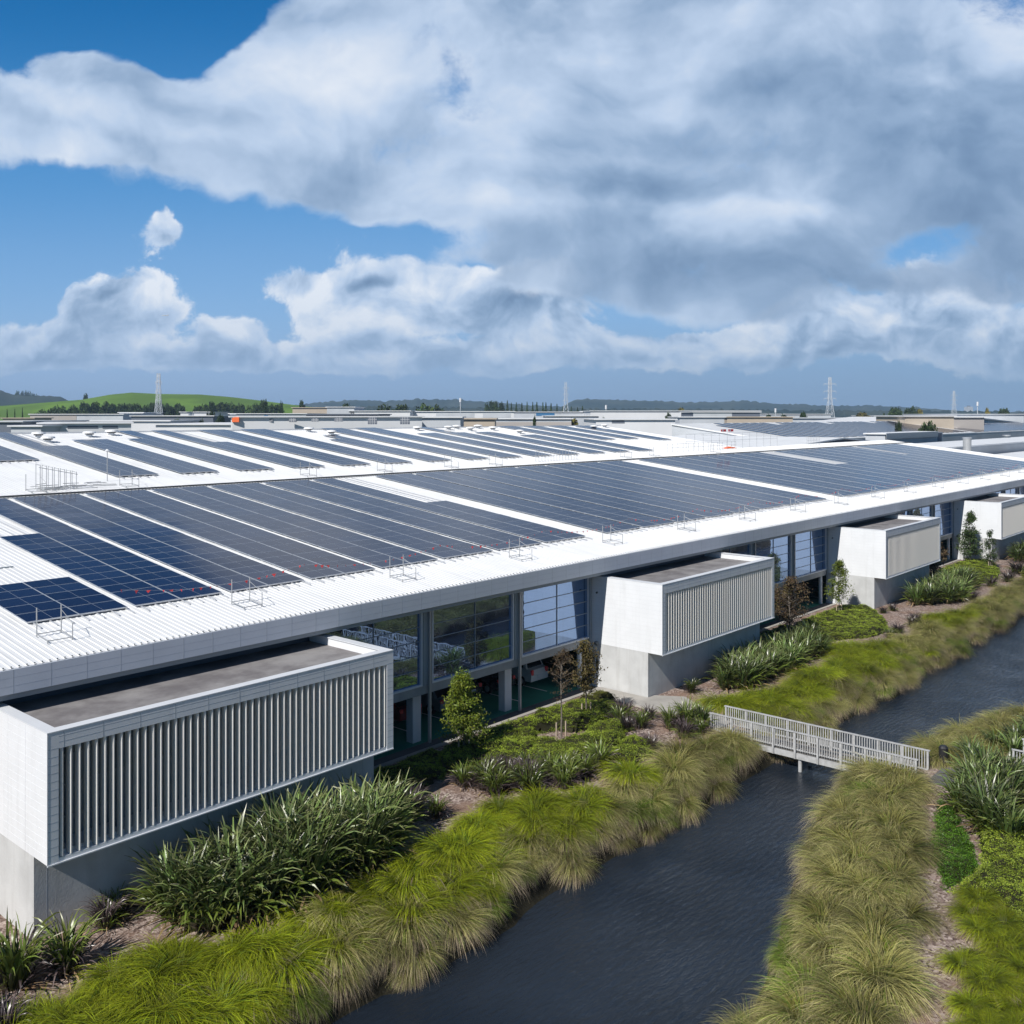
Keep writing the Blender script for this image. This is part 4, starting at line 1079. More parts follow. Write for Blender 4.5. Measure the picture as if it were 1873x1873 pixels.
# ------------------------------------------------------------------ plants: generators
nr = np.random.default_rng(42)
def blades(n, L, w, th0, th1, seg=5, r0=0.12, twist=0.0, Lvar=0.3, lean=(0, 0), bend=1.3, rng=None):
    """numpy tuft of curved blades -> verts, faces, along, tone"""
    rng = rng or nr
    ph = rng.uniform(0, 2 * np.pi, n); Ls = L * rng.uniform(1 - Lvar, 1.05, n)
    a0 = rng.uniform(th0[0], th0[1], n); a1 = rng.uniform(th1[0], th1[1], n)
    rr = r0 * np.sqrt(rng.random(n)); ra = ph + rng.normal(0, .6, n)
    base = np.stack([rr * np.cos(ra), rr * np.sin(ra), np.zeros(n)], 1)
    tt = np.linspace(0, 1, seg + 1)
    dirs = np.stack([np.cos(ph), np.sin(ph)], 1); side = np.stack([-np.sin(ph), np.cos(ph), np.zeros(n)], 1)
    pos = np.zeros((n, seg + 1, 3)); pos[:, 0] = base
    for k in range(1, seg + 1):
        th = a0 + (a1 - a0) * ((k - .5) / seg) ** bend
        st = Ls / seg
        pos[:, k, 0] = pos[:, k - 1, 0] + st * (np.sin(th) * dirs[:, 0] + lean[0] * tt[k])
        pos[:, k, 1] = pos[:, k - 1, 1] + st * (np.sin(th) * dirs[:, 1] + lean[1] * tt[k])
        pos[:, k, 2] = pos[:, k - 1, 2] + st * np.cos(th)
    wd = w * rng.uniform(.7, 1.2, n)
    tw = rng.uniform(-twist, twist, n)
    V = np.zeros((n, seg + 1, 2, 3)); prof = np.where(tt < .35, .75 + tt * .7, 1.0) * (1 - tt ** 3.2) + .04
    for k in range(seg + 1):
        c, s_ = np.cos(tw * tt[k]), np.sin(tw * tt[k])
        sd = side * c[:, None] + np.array([0, 0, 1.0]) * s_[:, None]
        hw = (wd * prof[k] / 2)[:, None]
        V[:, k, 0] = pos[:, k] - sd * hw; V[:, k, 1] = pos[:, k] + sd * hw
    verts = V.reshape(-1, 3)
    idx = np.arange(n)[:, None] * (2 * (seg + 1)) + np.arange(seg)[None, :] * 2
    faces = np.stack([idx, idx + 1, idx + 3, idx + 2], -1).reshape(-1, 4)
    along = np.repeat(np.tile(tt, (n, 1)).reshape(-1), 2)
    tn = np.repeat(rng.random(n), 2 * (seg + 1))
    return verts, faces, along, tn
def np_mesh(name, parts, mats, mis=None):
    vs, fs, al, tn, mi = [], [], [], [], []; off = 0
    for k, (v, f, a, t) in enumerate(parts):
        vs.append(v); fs.append(f + off); al.append(a); tn.append(t); mi.append(np.full(len(f), (mis[k] if mis else 0))); off += len(v)
    v = np.concatenate(vs); f = np.concatenate(fs); a = np.concatenate(al); t = np.concatenate(tn); mi = np.concatenate(mi)
    me = bpy.data.meshes.new(name)
    me.vertices.add(len(v)); me.vertices.foreach_set('co', v.astype(np.float32).ravel())
    me.loops.add(f.size); me.loops.foreach_set('vertex_index', f.astype(np.int32).ravel())
    me.polygons.add(len(f)); me.polygons.foreach_set('loop_start', np.arange(0, f.size, f.shape[1], dtype=np.int32))
    for m in (mats if isinstance(mats, list) else [mats]): me.materials.append(m)
    me.polygons.foreach_set('material_index', mi.astype(np.int32))
    for nm, arr in (('along', a), ('tone', t)):
        at = me.attributes.new(nm, 'FLOAT', 'POINT'); at.data.foreach_set('value', arr.astype(np.float32))
    me.update(calc_edges=True)
    return me
def quads(centers, size, rng=None, up=0.3, aspect=1.0, alongv=None):
    rng = rng or nr; n = len(centers)
    nrm = rng.normal(0, 1, (n, 3)); nrm[:, 2] = np.abs(nrm[:, 2]) + up; nrm /= np.linalg.norm(nrm, axis=1)[:, None]
    a = np.cross(nrm, rng.normal(0, 1, (n, 3))); a /= np.linalg.norm(a, axis=1)[:, None]; b = np.cross(nrm, a)
    s_ = (size * rng.uniform(.6, 1.3, n))[:, None]; a *= s_ * aspect; b *= s_
    V = np.stack([centers - a, centers - b * .55, centers + a, centers + b * .55], 1).reshape(-1, 3)
    f = np.arange(4 * n).reshape(-1, 4)
    al = np.repeat(alongv if alongv is not None else rng.random(n), 4); tn = np.repeat(rng.random(n), 4)
    return V, f, al, tn

SRC = {}
def source(key, meshes):
    col = bpy.data.collections.new('src_' + key); SRC[key] = col
    for i, me in enumerate(meshes):
        col.objects.link(bpy.data.objects.new('src_%s_%02d' % (key, i), me))
    return col
def scatter(name, pts, key, label, parent=None):
    """pts rows: x, y, z, rotx, roty, rotz, scale, pick"""
    pts = np.array(pts, dtype=np.float32)
    me = bpy.data.meshes.new(name); me.vertices.add(len(pts)); me.vertices.foreach_set('co', pts[:, :3].ravel())
    a = me.attributes.new('rot', 'FLOAT_VECTOR', 'POINT'); a.data.foreach_set('vector', pts[:, 3:6].ravel())
    a = me.attributes.new('scl', 'FLOAT', 'POINT'); a.data.foreach_set('value', pts[:, 6])
    a = me.attributes.new('pick', 'INT', 'POINT'); a.data.foreach_set('value', pts[:, 7].astype(np.int32))
    o = obj(name, me, parent); kind(o, 'stuff')
    if label: o['label'] = label
    gname = 'gn_' + key
    ng = bpy.data.node_groups.get(gname)
    if not ng:
        ng = bpy.data.node_groups.new(gname, 'GeometryNodeTree')
        ng.interface.new_socket('Geometry', in_out='INPUT', socket_type='NodeSocketGeometry'); ng.interface.new_socket('Geometry', in_out='OUTPUT', socket_type='NodeSocketGeometry')
        g = NG(ng); i_ = g.node('NodeGroupInput'); o_ = g.node('NodeGroupOutput')
        ci = g.node('GeometryNodeCollectionInfo'); ci.inputs['Collection'].default_value = SRC[key]
        ci.inputs['Separate Children'].default_value = True; ci.inputs['Reset Children'].default_value = True
        ip = g.node('GeometryNodeInstanceOnPoints'); ip.inputs['Pick Instance'].default_value = True
        def named(nm, dt):
            x = g.node('GeometryNodeInputNamedAttribute', data_type=dt); x.inputs['Name'].default_value = nm
            return x.outputs['Attribute']
        e2r = g.node('FunctionNodeEulerToRotation'); g.link(named('rot', 'FLOAT_VECTOR'), e2r.inputs[0])
        g.link(i_.outputs[0], ip.inputs['Points']); g.link(ci.outputs[0], ip.inputs['Instance']); g.link(named('pick', 'INT'), ip.inputs['Instance Index'])
        g.link(e2r.outputs[0], ip.inputs['Rotation']); g.link(named('scl', 'FLOAT'), ip.inputs['Scale'])
        g.link(ip.outputs[0], o_.inputs[0])
    md = o.modifiers.new('gn', 'NODES'); md.node_group = ng
    return o
def tuftpts(pl, npick, s0=.8, s1=1.2, tilt=.12, dz=-.05, rng=random.Random(9)):
    return [(x, y, terrain(x, y) + dz, rng.uniform(-tilt, tilt), rng.uniform(-tilt, tilt), rng.uniform(0, 6.28), rng.uniform(s0, s1) * (.78 if min(abs(y - west_y(x)), abs(east_y(x) - y)) < 1.3 else 1.0), rng.randrange(npick)) for x, y in pl]
def poly_pts(test, x0, x1, y0, y1, dens, seed, jitter=.45):
    rn_ = random.Random(seed); st = 1 / math.sqrt(dens); out = []
    nx_, ny_ = int((x1 - x0) / st), int((y1 - y0) / st)
    for i in range(nx_ + 1):
        for j in range(ny_ + 1):
            x = x0 + (i + (.5 if j % 2 else 0)) * st + rn_.uniform(-jitter, jitter) * st; y = y0 + j * st + rn_.uniform(-jitter, jitter) * st
            if test(x, y): out.append((x, y))
    return out
def inpoly(poly):
    def t(x, y):
        c = False; j = len(poly) - 1
        for i in range(len(poly)):
            xi, yi = poly[i]; xj, yj = poly[j]
            if (yi > y) != (yj > y) and x < (xj - xi) * (y - yi) / (yj - yi) + xi: c = not c
            j = i
        return c
    return t

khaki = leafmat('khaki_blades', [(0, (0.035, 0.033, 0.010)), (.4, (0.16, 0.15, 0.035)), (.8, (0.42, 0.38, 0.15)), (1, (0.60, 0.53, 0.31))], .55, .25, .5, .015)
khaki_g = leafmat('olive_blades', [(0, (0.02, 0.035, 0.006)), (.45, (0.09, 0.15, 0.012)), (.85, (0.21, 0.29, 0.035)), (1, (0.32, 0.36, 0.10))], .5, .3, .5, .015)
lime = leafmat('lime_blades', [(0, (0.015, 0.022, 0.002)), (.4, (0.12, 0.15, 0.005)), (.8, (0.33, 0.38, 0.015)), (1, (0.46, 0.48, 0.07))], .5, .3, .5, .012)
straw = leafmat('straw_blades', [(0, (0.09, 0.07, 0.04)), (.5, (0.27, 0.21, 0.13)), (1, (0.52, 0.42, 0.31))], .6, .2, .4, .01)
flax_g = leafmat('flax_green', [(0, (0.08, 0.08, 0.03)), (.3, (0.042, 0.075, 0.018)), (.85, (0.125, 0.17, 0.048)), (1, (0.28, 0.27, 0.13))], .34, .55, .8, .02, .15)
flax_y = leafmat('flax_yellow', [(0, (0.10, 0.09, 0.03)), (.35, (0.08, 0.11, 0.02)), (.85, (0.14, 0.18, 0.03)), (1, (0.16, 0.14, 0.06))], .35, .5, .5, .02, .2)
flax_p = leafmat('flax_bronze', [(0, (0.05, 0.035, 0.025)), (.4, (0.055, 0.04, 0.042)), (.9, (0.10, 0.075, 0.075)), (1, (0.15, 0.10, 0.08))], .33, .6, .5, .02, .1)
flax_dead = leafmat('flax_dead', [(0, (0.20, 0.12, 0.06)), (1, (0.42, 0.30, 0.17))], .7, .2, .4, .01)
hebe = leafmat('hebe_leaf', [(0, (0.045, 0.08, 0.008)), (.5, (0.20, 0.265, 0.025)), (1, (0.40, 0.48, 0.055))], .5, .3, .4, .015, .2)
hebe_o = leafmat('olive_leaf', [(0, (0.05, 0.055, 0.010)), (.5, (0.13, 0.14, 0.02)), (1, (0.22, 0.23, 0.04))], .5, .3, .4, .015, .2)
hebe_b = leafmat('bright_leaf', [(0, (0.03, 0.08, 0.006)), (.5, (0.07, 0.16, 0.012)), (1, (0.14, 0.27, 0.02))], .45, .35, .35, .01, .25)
dark_soil = mat('bed_soil', (0.035, 0.035, 0.018), .95, .1, var=.4, vscale=2)

def tuft_set(spec, L, w, seeds, lean=(0, 0)):
    """spec: (material, blades, length share, th0, th1): upper mop first, old drooping skirt after"""
    out = []
    for s_ in seeds:
        rg = np.random.default_rng(s_); az = rg.uniform(0, 6.28); k = rg.uniform(.03, .12); ln_ = (lean[0] + k * math.cos(az), lean[1] + k * math.sin(az))
        p = [blades(n_, L * ls, w, t0, t1, 6, .20, .6, .38, ln_, 1.0, rng=rg) for m_, n_, ls, t0, t1 in spec]
        out.append(np_mesh('tuft', p, [q[0] for q in spec], list(range(len(spec)))))
    return out
UP, SK = ((0, .75), (1.9, 3.0)), ((.5, 1.1), (2.5, 3.1))
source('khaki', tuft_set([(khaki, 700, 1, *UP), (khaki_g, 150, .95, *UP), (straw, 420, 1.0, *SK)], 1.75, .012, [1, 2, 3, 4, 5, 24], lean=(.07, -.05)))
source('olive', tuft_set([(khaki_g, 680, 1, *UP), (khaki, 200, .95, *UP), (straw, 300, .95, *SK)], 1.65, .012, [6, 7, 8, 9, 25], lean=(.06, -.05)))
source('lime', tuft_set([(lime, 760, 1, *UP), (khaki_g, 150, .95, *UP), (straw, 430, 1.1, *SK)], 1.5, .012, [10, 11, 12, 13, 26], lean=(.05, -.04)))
def leaf_cluster(m_, seed, n=150, r=.25, size=.024, h=.11):
    rg = np.random.default_rng(seed); c = rg.normal(0, 1, (n, 3)); c /= np.linalg.norm(c, axis=1)[:, None]; c *= (rg.random(n) ** .35)[:, None]
    c[:, 0] *= r; c[:, 1] *= r; c[:, 2] = np.abs(c[:, 2]) * h
    return np_mesh('leaves', [quads(c, size, rg, .9, 1.2)], m_)
for key, m_ in (('hebe', hebe), ('olivebush', hebe_o), ('bright', hebe_b)):
    source(key, [leaf_cluster(m_, s_) for s_ in (21, 22, 23)])

# ------------------------------------------------------------------ grasses
def nz(x, y, s_=.35, o=0.0):
    return math.sin(x * s_ + o) * math.cos(y * s_ * 1.7 + o * 2) + .6 * math.sin(x * s_ * 2.3 + y * s_ * 1.9 + o * 3)
def inner(x):   # landward limit of the water-edge grasses on the building side
    P = [(-20, 30), (12, 30.2), (16, 31.2), (18, 28.8), (21, 29.2), (23.5, 28.4), (28, 29.6), (32.9, 29.6), (34.7, 27.5), (40.8, 27.4), (44, 27.2), (47.6, 26.9), (48, 25.3), (50.6, 25.3), (51.2, 28.6), (52, 30.3), (56, 28.8), (60, 28.4), (66, 28.6), (70, 30.6), (76, 27.6), (80, 27.3), (86.8, 29.2), (92, 27.2), (100, 27.5), (130, 27.5), (200, 28)]
    for (a, ya), (b, yb) in zip(P, P[1:]):
        if x <= b: return ya + (yb - ya) * max(0, x - a) / (b - a) - (1.2 if x < 30 else .7 if x < 47 or x > 51 else .3)
    return 26.9
def is_lime(x, y):
    if x < 37: return nz(x, y, 1.3, 5.0) < 1.1 and y > 25.2 + .7 * nz(x, y, .8) + max(0, x - 24) * .07
    if 51 < x < 76: return y > 25.7 + .6 * nz(x, y, .9)
    if 84 < x < 95: return y > 26.0
    return nz(x, y, .55, 2.0) > 1.25
wp = poly_pts(lambda x, y: y < inner(x) and y > west_y(x) + .32, 4, 150, 23.2, 32, 1.2, 1)
kh, ol, li = [], [], []
for x, y in wp:
    if is_lime(x, y): li.append((x, y))
    elif nz(x, y, .7, 1.0) > .75: ol.append((x, y))
    else: kh.append((x, y))
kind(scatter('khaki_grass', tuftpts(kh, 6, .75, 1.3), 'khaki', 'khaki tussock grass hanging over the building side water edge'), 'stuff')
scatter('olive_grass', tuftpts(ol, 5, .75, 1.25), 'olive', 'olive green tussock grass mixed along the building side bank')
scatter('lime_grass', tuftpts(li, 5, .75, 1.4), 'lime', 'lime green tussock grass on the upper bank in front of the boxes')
def e_in(x):    # landward limit on the near bank
    P = [(-20, 8.5), (22, 9.2), (28.7, 9.9), (31, 10.5), (34.5, 11.4), (38.4, 12.9), (43.6, 14.5), (47.9, 15.9), (50.6, 16.2), (51, 15.0), (56, 14.2), (64, 13), (120, 9)]
    for (a, ya), (b, yb) in zip(P, P[1:]):
        if x <= b: return ya + (yb - ya) * max(0, x - a) / (b - a)
    return 9
ep = poly_pts(lambda x, y: y > e_in(x) + (.5 if x < 47.5 else .1) and y < east_y(x) - .8 and not (47.9 < x < 50.7 and y < 19.0), 14, 120, 8, 20, 1.05, 2)
kh, ol = [], []
for x, y in ep:
    g_ = (29 < x < 36 and y > east_y(x) - 1.1) or (38 < x < 41 and y > east_y(x) - .8) or nz(x, y, .8, 4.0) > 1.1
    (ol if g_ else kh).append((x, y))
scatter('khaki_grass', tuftpts(kh, 6, .8, 1.25, rng=random.Random(4)), 'khaki', 'khaki tussock grass on the near bank beside the bark path')
scatter('olive_grass', tuftpts(ol, 4, .7, 1.05, rng=random.Random(5)), 'olive', 'green tussocks at the water edge of the near bank')
lz = inpoly([(24, 6.2), (29.5, 8.7), (31.5, 9.3), (34.5, 10.1), (37.6, 11.1), (37.6, 9.8), (34, 8.2), (29, 6.2)])
scatter('lime_grass', tuftpts(poly_pts(lz, 22, 40, 5, 12, 1.9, 3), 5, .55, .85, rng=random.Random(6)), 'lime', 'lime green tussock grass strip right of the bark path')

# ------------------------------------------------------------------ low clipped beds
def bed(name, poly, hgt, key, soil, label, dens=22, bumps=1.0, seed=1, s0=.75, s1=1.2, grow=1.0):
    if grow != 1.0:
        cx_, cy_ = sum(p[0] for p in poly) / len(poly), sum(p[1] for p in poly) / len(poly); poly = [(cx_ + (a - cx_) * grow, cy_ + (b - cy_) * grow) for a, b in poly]
    poly = [(a, min(b, 35.9)) for a, b in poly]
    t = inpoly(poly); xs_ = [p[0] for p in poly]; ys_ = [p[1] for p in poly]
    def edge(x, y):
        d = 9
        for (a, b), (c, e_) in zip(poly, poly[1:] + poly[:1]):
            L2 = (c - a) ** 2 + (e_ - b) ** 2; k = max(0, min(1, ((x - a) * (c - a) + (y - b) * (e_ - b)) / L2)); d = min(d, math.hypot(x - a - k * (c - a), y - b - k * (e_ - b)))
        return d
    def h(x, y):
        if not t(x, y): return -.1
        d = min(1, edge(x, y) / .55); d = 1 - (1 - d) ** 2
        return hgt * d * (1 + bumps * (.22 * math.sin(x * 1.9 + seed) * math.sin(y * 2.3 + seed) + .12 * math.sin(x * 4.3) * math.cos(y * 3.9)))
    x0, x1, y0, y1 = min(xs_), max(xs_), min(ys_), max(ys_); st = .22
    nx_, ny_ = int((x1 - x0) / st) + 2, int((y1 - y0) / st) + 2; b = MB()
    b.v = [(x0 + i * st, y0 + j * st, terrain(x0 + i * st, y0 + j * st) + h(x0 + i * st, y0 + j * st) - .03) for i in range(nx_) for j in range(ny_)]
    b.f = [(i * ny_ + j, (i + 1) * ny_ + j, (i + 1) * ny_ + j + 1, i * ny_ + j + 1) for i in range(nx_ - 1) for j in range(ny_ - 1) if t(x0 + (i + .5) * st, y0 + (j + .5) * st)]
    b.mi = [0] * len(b.f)
    o = b.build(name, soil, smooth=True); kind(o, 'stuff'); o['label'] = label
    rg = random.Random(seed)
    P = [(x, y, terrain(x, y) + h(x, y) - .09, rg.uniform(-.4, .4), rg.uniform(-.4, .4), rg.uniform(0, 6.28), rg.uniform(s0, s1), rg.randrange(3)) for x, y in poly_pts(t, x0, x1, y0, y1, dens, seed)]
    scatter('leaves', P, key, None, o)
    return o
bed('clipped_groundcover', [(33.5, 34.6), (36.0, 36.6), (39.6, 36.2), (40.0, 34.6), (40.2, 33.6), (38.6, 32.4), (36.8, 32.0), (35.0, 33.2)], .7, 'hebe', dark_soil, 'clipped green ground cover mound left of the sparse tree', seed=3, grow=1.13)
bed('clipped_groundcover', [(40.3, 34.6), (40.2, 36.0), (43.6, 36.2), (46.2, 35.4), (47.3, 34.0), (46.6, 33.0), (44.6, 32.6), (42.9, 33.0), (42.4, 34.0), (41.3, 34.4)], .75, 'hebe', dark_soil, 'clipped green mound behind the sparse tree', seed=23, grow=1.13)
bed('clipped_groundcover', [(38.2, 32.1), (39.6, 32.9), (40.4, 32.0), (41.6, 31.6), (43.0, 32.2), (44.3, 32.2), (44.8, 31.4), (43.4, 30.2), (41.4, 29.6), (39.4, 29.7), (38.0, 30.7)], .6, 'hebe', dark_soil, 'clipped green mound in front of the sparse tree', seed=24, grow=1.13)
bed('clipped_groundcover', [(40.0, 29.2), (41.8, 29.4), (43.9, 30.0), (43.7, 28.6), (42.5, 27.7), (40.8, 27.7)], .5, 'hebe', dark_soil, 'small clipped green mound nearest the water', seed=25, grow=1.13)
bed('clipped_groundcover', [(29.2, 36.6), (35.8, 36.7), (34.5, 34.9), (33.4, 33.6), (31.5, 33.4), (29.6, 34.2)], .7, 'hebe', dark_soil, 'shaded green ground cover right beside the nearest box', seed=4)
bed('olive_groundcover', [(38.0, 36.8), (48.6, 36.8), (49.0, 35.2), (48.3, 33.6), (47.3, 34.2), (46.4, 35.7), (43.5, 36.3), (40, 36.2)], .75, 'olivebush', dark_soil, 'olive toned shrubs along the kerb up to the second box', seed=5)
bed('lawn_bed', [(72.6, 31.6), (74.5, 34.4), (77, 36.2), (81, 36.6), (86.5, 36.5), (88.0, 34.2), (86.0, 32.4), (83.2, 30.6), (80, 29.3), (77.0, 29.2)], .45, 'hebe', dark_soil, 'rounded green ground cover island between the second and third box', dens=16, seed=6)
bed('clipped_groundcover', [(66.6, 34.6), (69, 36.6), (76, 36.7), (75, 35.4), (73.2, 33.5), (71, 33.2), (68, 33.6)], .6, 'hebe', dark_soil, 'shaded ground cover beside the second box', dens=14, seed=7)
bed('clipped_groundcover', [(103.5, 34), (108, 36.6), (124, 36.6), (124, 33), (119, 31), (113, 29.6), (106, 30.4)], .5, 'hebe', dark_soil, 'green ground cover bed between the third and fourth box', dens=9, seed=8, s0=1, s1=1.5)
bed('clipped_groundcover', [(110, 26.5), (120, 29), (140, 31), (160, 31), (160, 27.4), (130, 27)], .6, 'olivebush', dark_soil, 'olive shrubs at the far end of the planting strip', dens=6, seed=9, s0=1.2, s1=1.8)
bed('bright_groundcover', [(37.6, 11.6), (40.5, 13.1), (43.9, 14.0), (46.5, 14.7), (45.2, 13.6), (42.8, 12.3), (40.2, 11.2)], .3, 'bright', dark_soil, 'bright green low ground cover beside the bark path on the near bank', dens=30, seed=10)
bed('dark_groundcover', [(37.6, 11.4), (40.3, 11.1), (43, 12.0), (44.6, 12.6), (44.8, 10.5), (44, 8), (38, 7.6), (34.5, 7.8), (37.8, 9.9)], .5, 'hebe', dark_soil, 'dark leafy ground cover right of the bright patch on the near bank', dens=26, seed=11)
bed('olive_groundcover', [(25, 5), (29, 6.2), (34, 8.1), (38, 7.6), (44, 8), (49, 9.5), (50, 4), (30, 1)], .6, 'hebe', dark_soil, 'rounded ground cover in the lower right picture corner', dens=18, seed=12)
bed('clipped_groundcover', [(45.0, 10.6), (45.4, 12.0), (49, 11.4), (52, 12.2), (56, 11.0), (52, 8)], .8, 'olivebush', dark_soil, 'olive shrubs beside the second footbridge', dens=16, seed=13)

# ------------------------------------------------------------------ flax bushes
def flax_mesh(m_, m2, n, L, w, seed, dead=0.06, th1=(.7, 2.2)):
    rg = np.random.default_rng(seed)
    p = [blades(int(n * .60), L, w, (0, .30), th1, 7, .25, 1.2, .40, (0, 0), 2.2, rng=rg), blades(int(n * .40), L * .85, w, (.15, .75), (th1[0] + .3, th1[1] + .4), 7, .28, 1.2, .40, (0, 0), 1.8, rng=rg), blades(max(3, int(n * dead)), L * .7, w * .9, (.5, 1.1), (1.9, 2.8), 5, .25, .8, .3, rng=rg)]
    return np_mesh('flax', p, [m_, m2, flax_dead], [0, 1, 2])
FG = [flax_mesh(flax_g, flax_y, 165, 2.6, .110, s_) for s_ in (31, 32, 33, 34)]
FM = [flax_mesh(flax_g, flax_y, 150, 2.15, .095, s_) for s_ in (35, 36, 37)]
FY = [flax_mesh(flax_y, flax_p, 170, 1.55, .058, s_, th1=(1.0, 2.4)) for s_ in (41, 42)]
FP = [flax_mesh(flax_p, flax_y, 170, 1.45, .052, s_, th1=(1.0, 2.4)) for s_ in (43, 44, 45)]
frg = random.Random(77)
TENS = ORD + ['twenty-' + w for w in ORD[:9]] + ['thirtieth'] + ['thirty-' + w for w in ORD[:9]] + ['fortieth'] + ['forty-' + w for w in ORD[:9]] + ['fiftieth']
def mass(pts, set_, place, sc_, group, adj='green'):
    """a bed of bushes, labelled row by row so each can be pointed at"""
    ys_ = sorted(p[1] for p in pts); a, b = ys_[len(ys_) // 3], ys_[2 * len(ys_) // 3]
    for nm, sel in (('front', [p for p in pts if p[1] < a]), ('middle', [p for p in pts if a <= p[1] < b]), ('back', [p for p in pts if p[1] >= b])):
        for k, (x, y) in enumerate(sorted(sel)):
            flax(x, y, set_(x) , f'{adj} flax bush, {TENS[k]} from the left in the {nm} row {place}', sc_(x), group)
def flax(x, y, set_, label, sc_=1.0, group=None):
    o = obj('flax_bush', set_[frg.randrange(len(set_))], None, (x, y, terrain(x, y) - .03), (frg.uniform(-.08, .08), frg.uniform(-.08, .08), frg.uniform(0, 6.28)))
    s_ = sc_ * frg.uniform(.88, 1.12); o.scale = (s_, s_, s_ * frg.uniform(.9, 1.1))
    tag(o, label, 'flax bush', group)
big = inpoly([(17.0, 32.2), (17.2, 30.6), (18.4, 29.2), (21.6, 28.7), (25, 28.8), (27.6, 29.6), (28.0, 30.6), (27.0, 31.4), (24.5, 32.1), (20, 32.4)])
mass(poly_pts(big, 16.4, 30, 28.6, 34, 1.6, 21, .3), lambda x: FG, 'below the nearest louvred box', lambda x: .92 + .22 * math.sin(math.pi * min(1, max(0, (x - 16.4) / 11.8))), 'tall flax bushes below the nearest box', 'tall')
m2 = inpoly([(55.0, 31.8), (55.4, 30.0), (59, 29.6), (64, 29.2), (68.6, 29.8), (72, 31.8), (70, 32.6), (60, 32.4)])
mass(poly_pts(m2, 54, 73, 29, 33, .95, 22, .3), lambda x: FM, 'below the second louvred box', lambda x: 1.0, 'flax bushes below the second box')
m3 = inpoly([(92.2, 31.9), (92.4, 29.9), (97.4, 28.6), (106, 29.6), (108, 31.8), (104, 32.5)])
mass(poly_pts(m3, 92, 109, 28, 33, .7, 23, .3), lambda x: FM, 'below the third louvred box', lambda x: 1.1, 'flax bushes below the third box')
m4 = inpoly([(127, 31.9), (128, 29.6), (136, 29), (145, 30), (145, 32)])
mass(poly_pts(m4, 126, 146, 28, 33, .5, 24, .3), lambda x: FM, 'below the fourth louvred box', lambda x: 1.2, 'flax bushes below the fourth box')
m5 = inpoly([(43.4, 10.9), (43.0, 12.3), (44.8, 13.3), (47.5, 14.0), (49.3, 14.9), (50.6, 12.6), (49.0, 11.0)])
mass(poly_pts(m5, 42, 52, 10, 16, 1.2, 25, .3), lambda x: FM, 'on the near bank', lambda x: 1.0, 'flax bushes on the near bank', 'glossy')
mass(poly_pts(inpoly([(51.5, 15.0), (56, 14.5), (62, 12.6), (60, 11.2), (53.6, 13.6)]), 50, 64, 10, 16, .7, 26, .3), lambda x: FM, 'behind the footbridge landing', lambda x: .75, 'flax bushes behind the landing')
row = inpoly([(32.8, 32.2), (33.0, 30.6), (34.2, 29.2), (36.2, 28.0), (38.4, 27.8), (40.2, 28.2), (38.6, 29.3), (37.2, 30.6), (35.2, 32.0)])
mass(poly_pts(row, 32, 42, 26, 33, 1.35, 27, .3), lambda x: FP if frg.random() < .35 else FY, 'beside the clipped bed', lambda x: .95, 'bronze flax row', 'bronze')
solo = [(12.4, 31.4, FY, 1.6, 'large flax bush at the lower left corner below the box'), (13.8, 31.0, FY, 1.35, 'flax bush leaning out beside the large corner one'), (10.9, 30.2, FY, 1.1, 'dark flax bush cut by the left picture edge'), (11.2, 28.9, FP, .9, 'brown flax bush in the bottom left corner'),
        (15.9, 32.6, FP, .95, 'small bronze flax bush against the shaded concrete base'), (16.6, 33.0, FY, .8, 'small yellow green flax bush left of the big mass'), (29.2, 31.6, FP, 1.0, 'bronze flax bush at the right end of the big mass'), (30.2, 32.4, FP, .8, 'small bronze flax bush in the shadow of the nearest box'), (29.8, 30.6, FY, .75, 'yellowish flax bush right of the big mass'),
        (45.6, 31.9, FY, 1.0, 'flax bush with yellow green leaves at the corner of the clipped bed'), (46.8, 32.4, FP, 1.0, 'bronze flax bush in front of the second box corner'), (44.9, 30.9, FP, .8, 'bronze flax bush on the left rim of the bark clearing'), (45.9, 30.6, FY, .7, 'small flax bush on the rim of the bark clearing'),
        (47.6, 31.2, FP, .8, 'bronze flax bush behind the bark clearing'), (46.9, 29.3, FY, 1.05, 'yellow green flax bush right of the bark clearing'), (46.0, 27.9, FP, .85, 'bronze flax bush at the front of the bark clearing'), (47.4, 27.7, FY, .8, 'flax bush between the bark clearing and the bridge'), (48.4, 28.2, FG, .55, 'upright flax bush beside the bridge end'), (47.7, 28.7, FY, 1.15, 'large flax bush at the landward end of the bridge'),
        (43.3, 28.3, FP, .7, 'small bronze flax bush at the edge of the clipped bed'), (53.9, 32.1, FY, .65, 'single small flax bush on bark beside the second box'), (86.8, 32.2, FP, .7, 'little bronze flax bush at the foot of the third box'), (88.3, 31.9, FP, .6, 'second little bronze flax bush at the foot of the third box'),
        (79.6, 28.4, FP, .9, 'bronze flax bush at the water side of the round island'), (77.4, 28.2, FY, .8, 'yellowish flax bush left of the bronze one at the island'), (82.6, 28.2, FP, .95, 'bronze flax bush right of the round island'), (84.2, 28.6, FP, .85, 'bronze flax bush beside the gravel path end'), (70.2, 32.6, FY, .7, 'flax bush at the shaded end of the second box'),
        (104, 30.3, FP, 1.1, 'bronze flax bush at the right end of the third mass'), (107.5, 28.8, FP, 1.2, 'purple bronze flax bush on the far bank'), (112, 28.3, FP, 1.2, 'purple bronze flax bush farther along the far bank'), (98.5, 28.0, FP, 1.0, 'dark flax bush in front of the third mass'), (118, 29, FP, 1.3, 'dark flax bush near the right picture edge')]
for x, y, s_, k, lab in solo: flax(x, y, s_, lab, k)

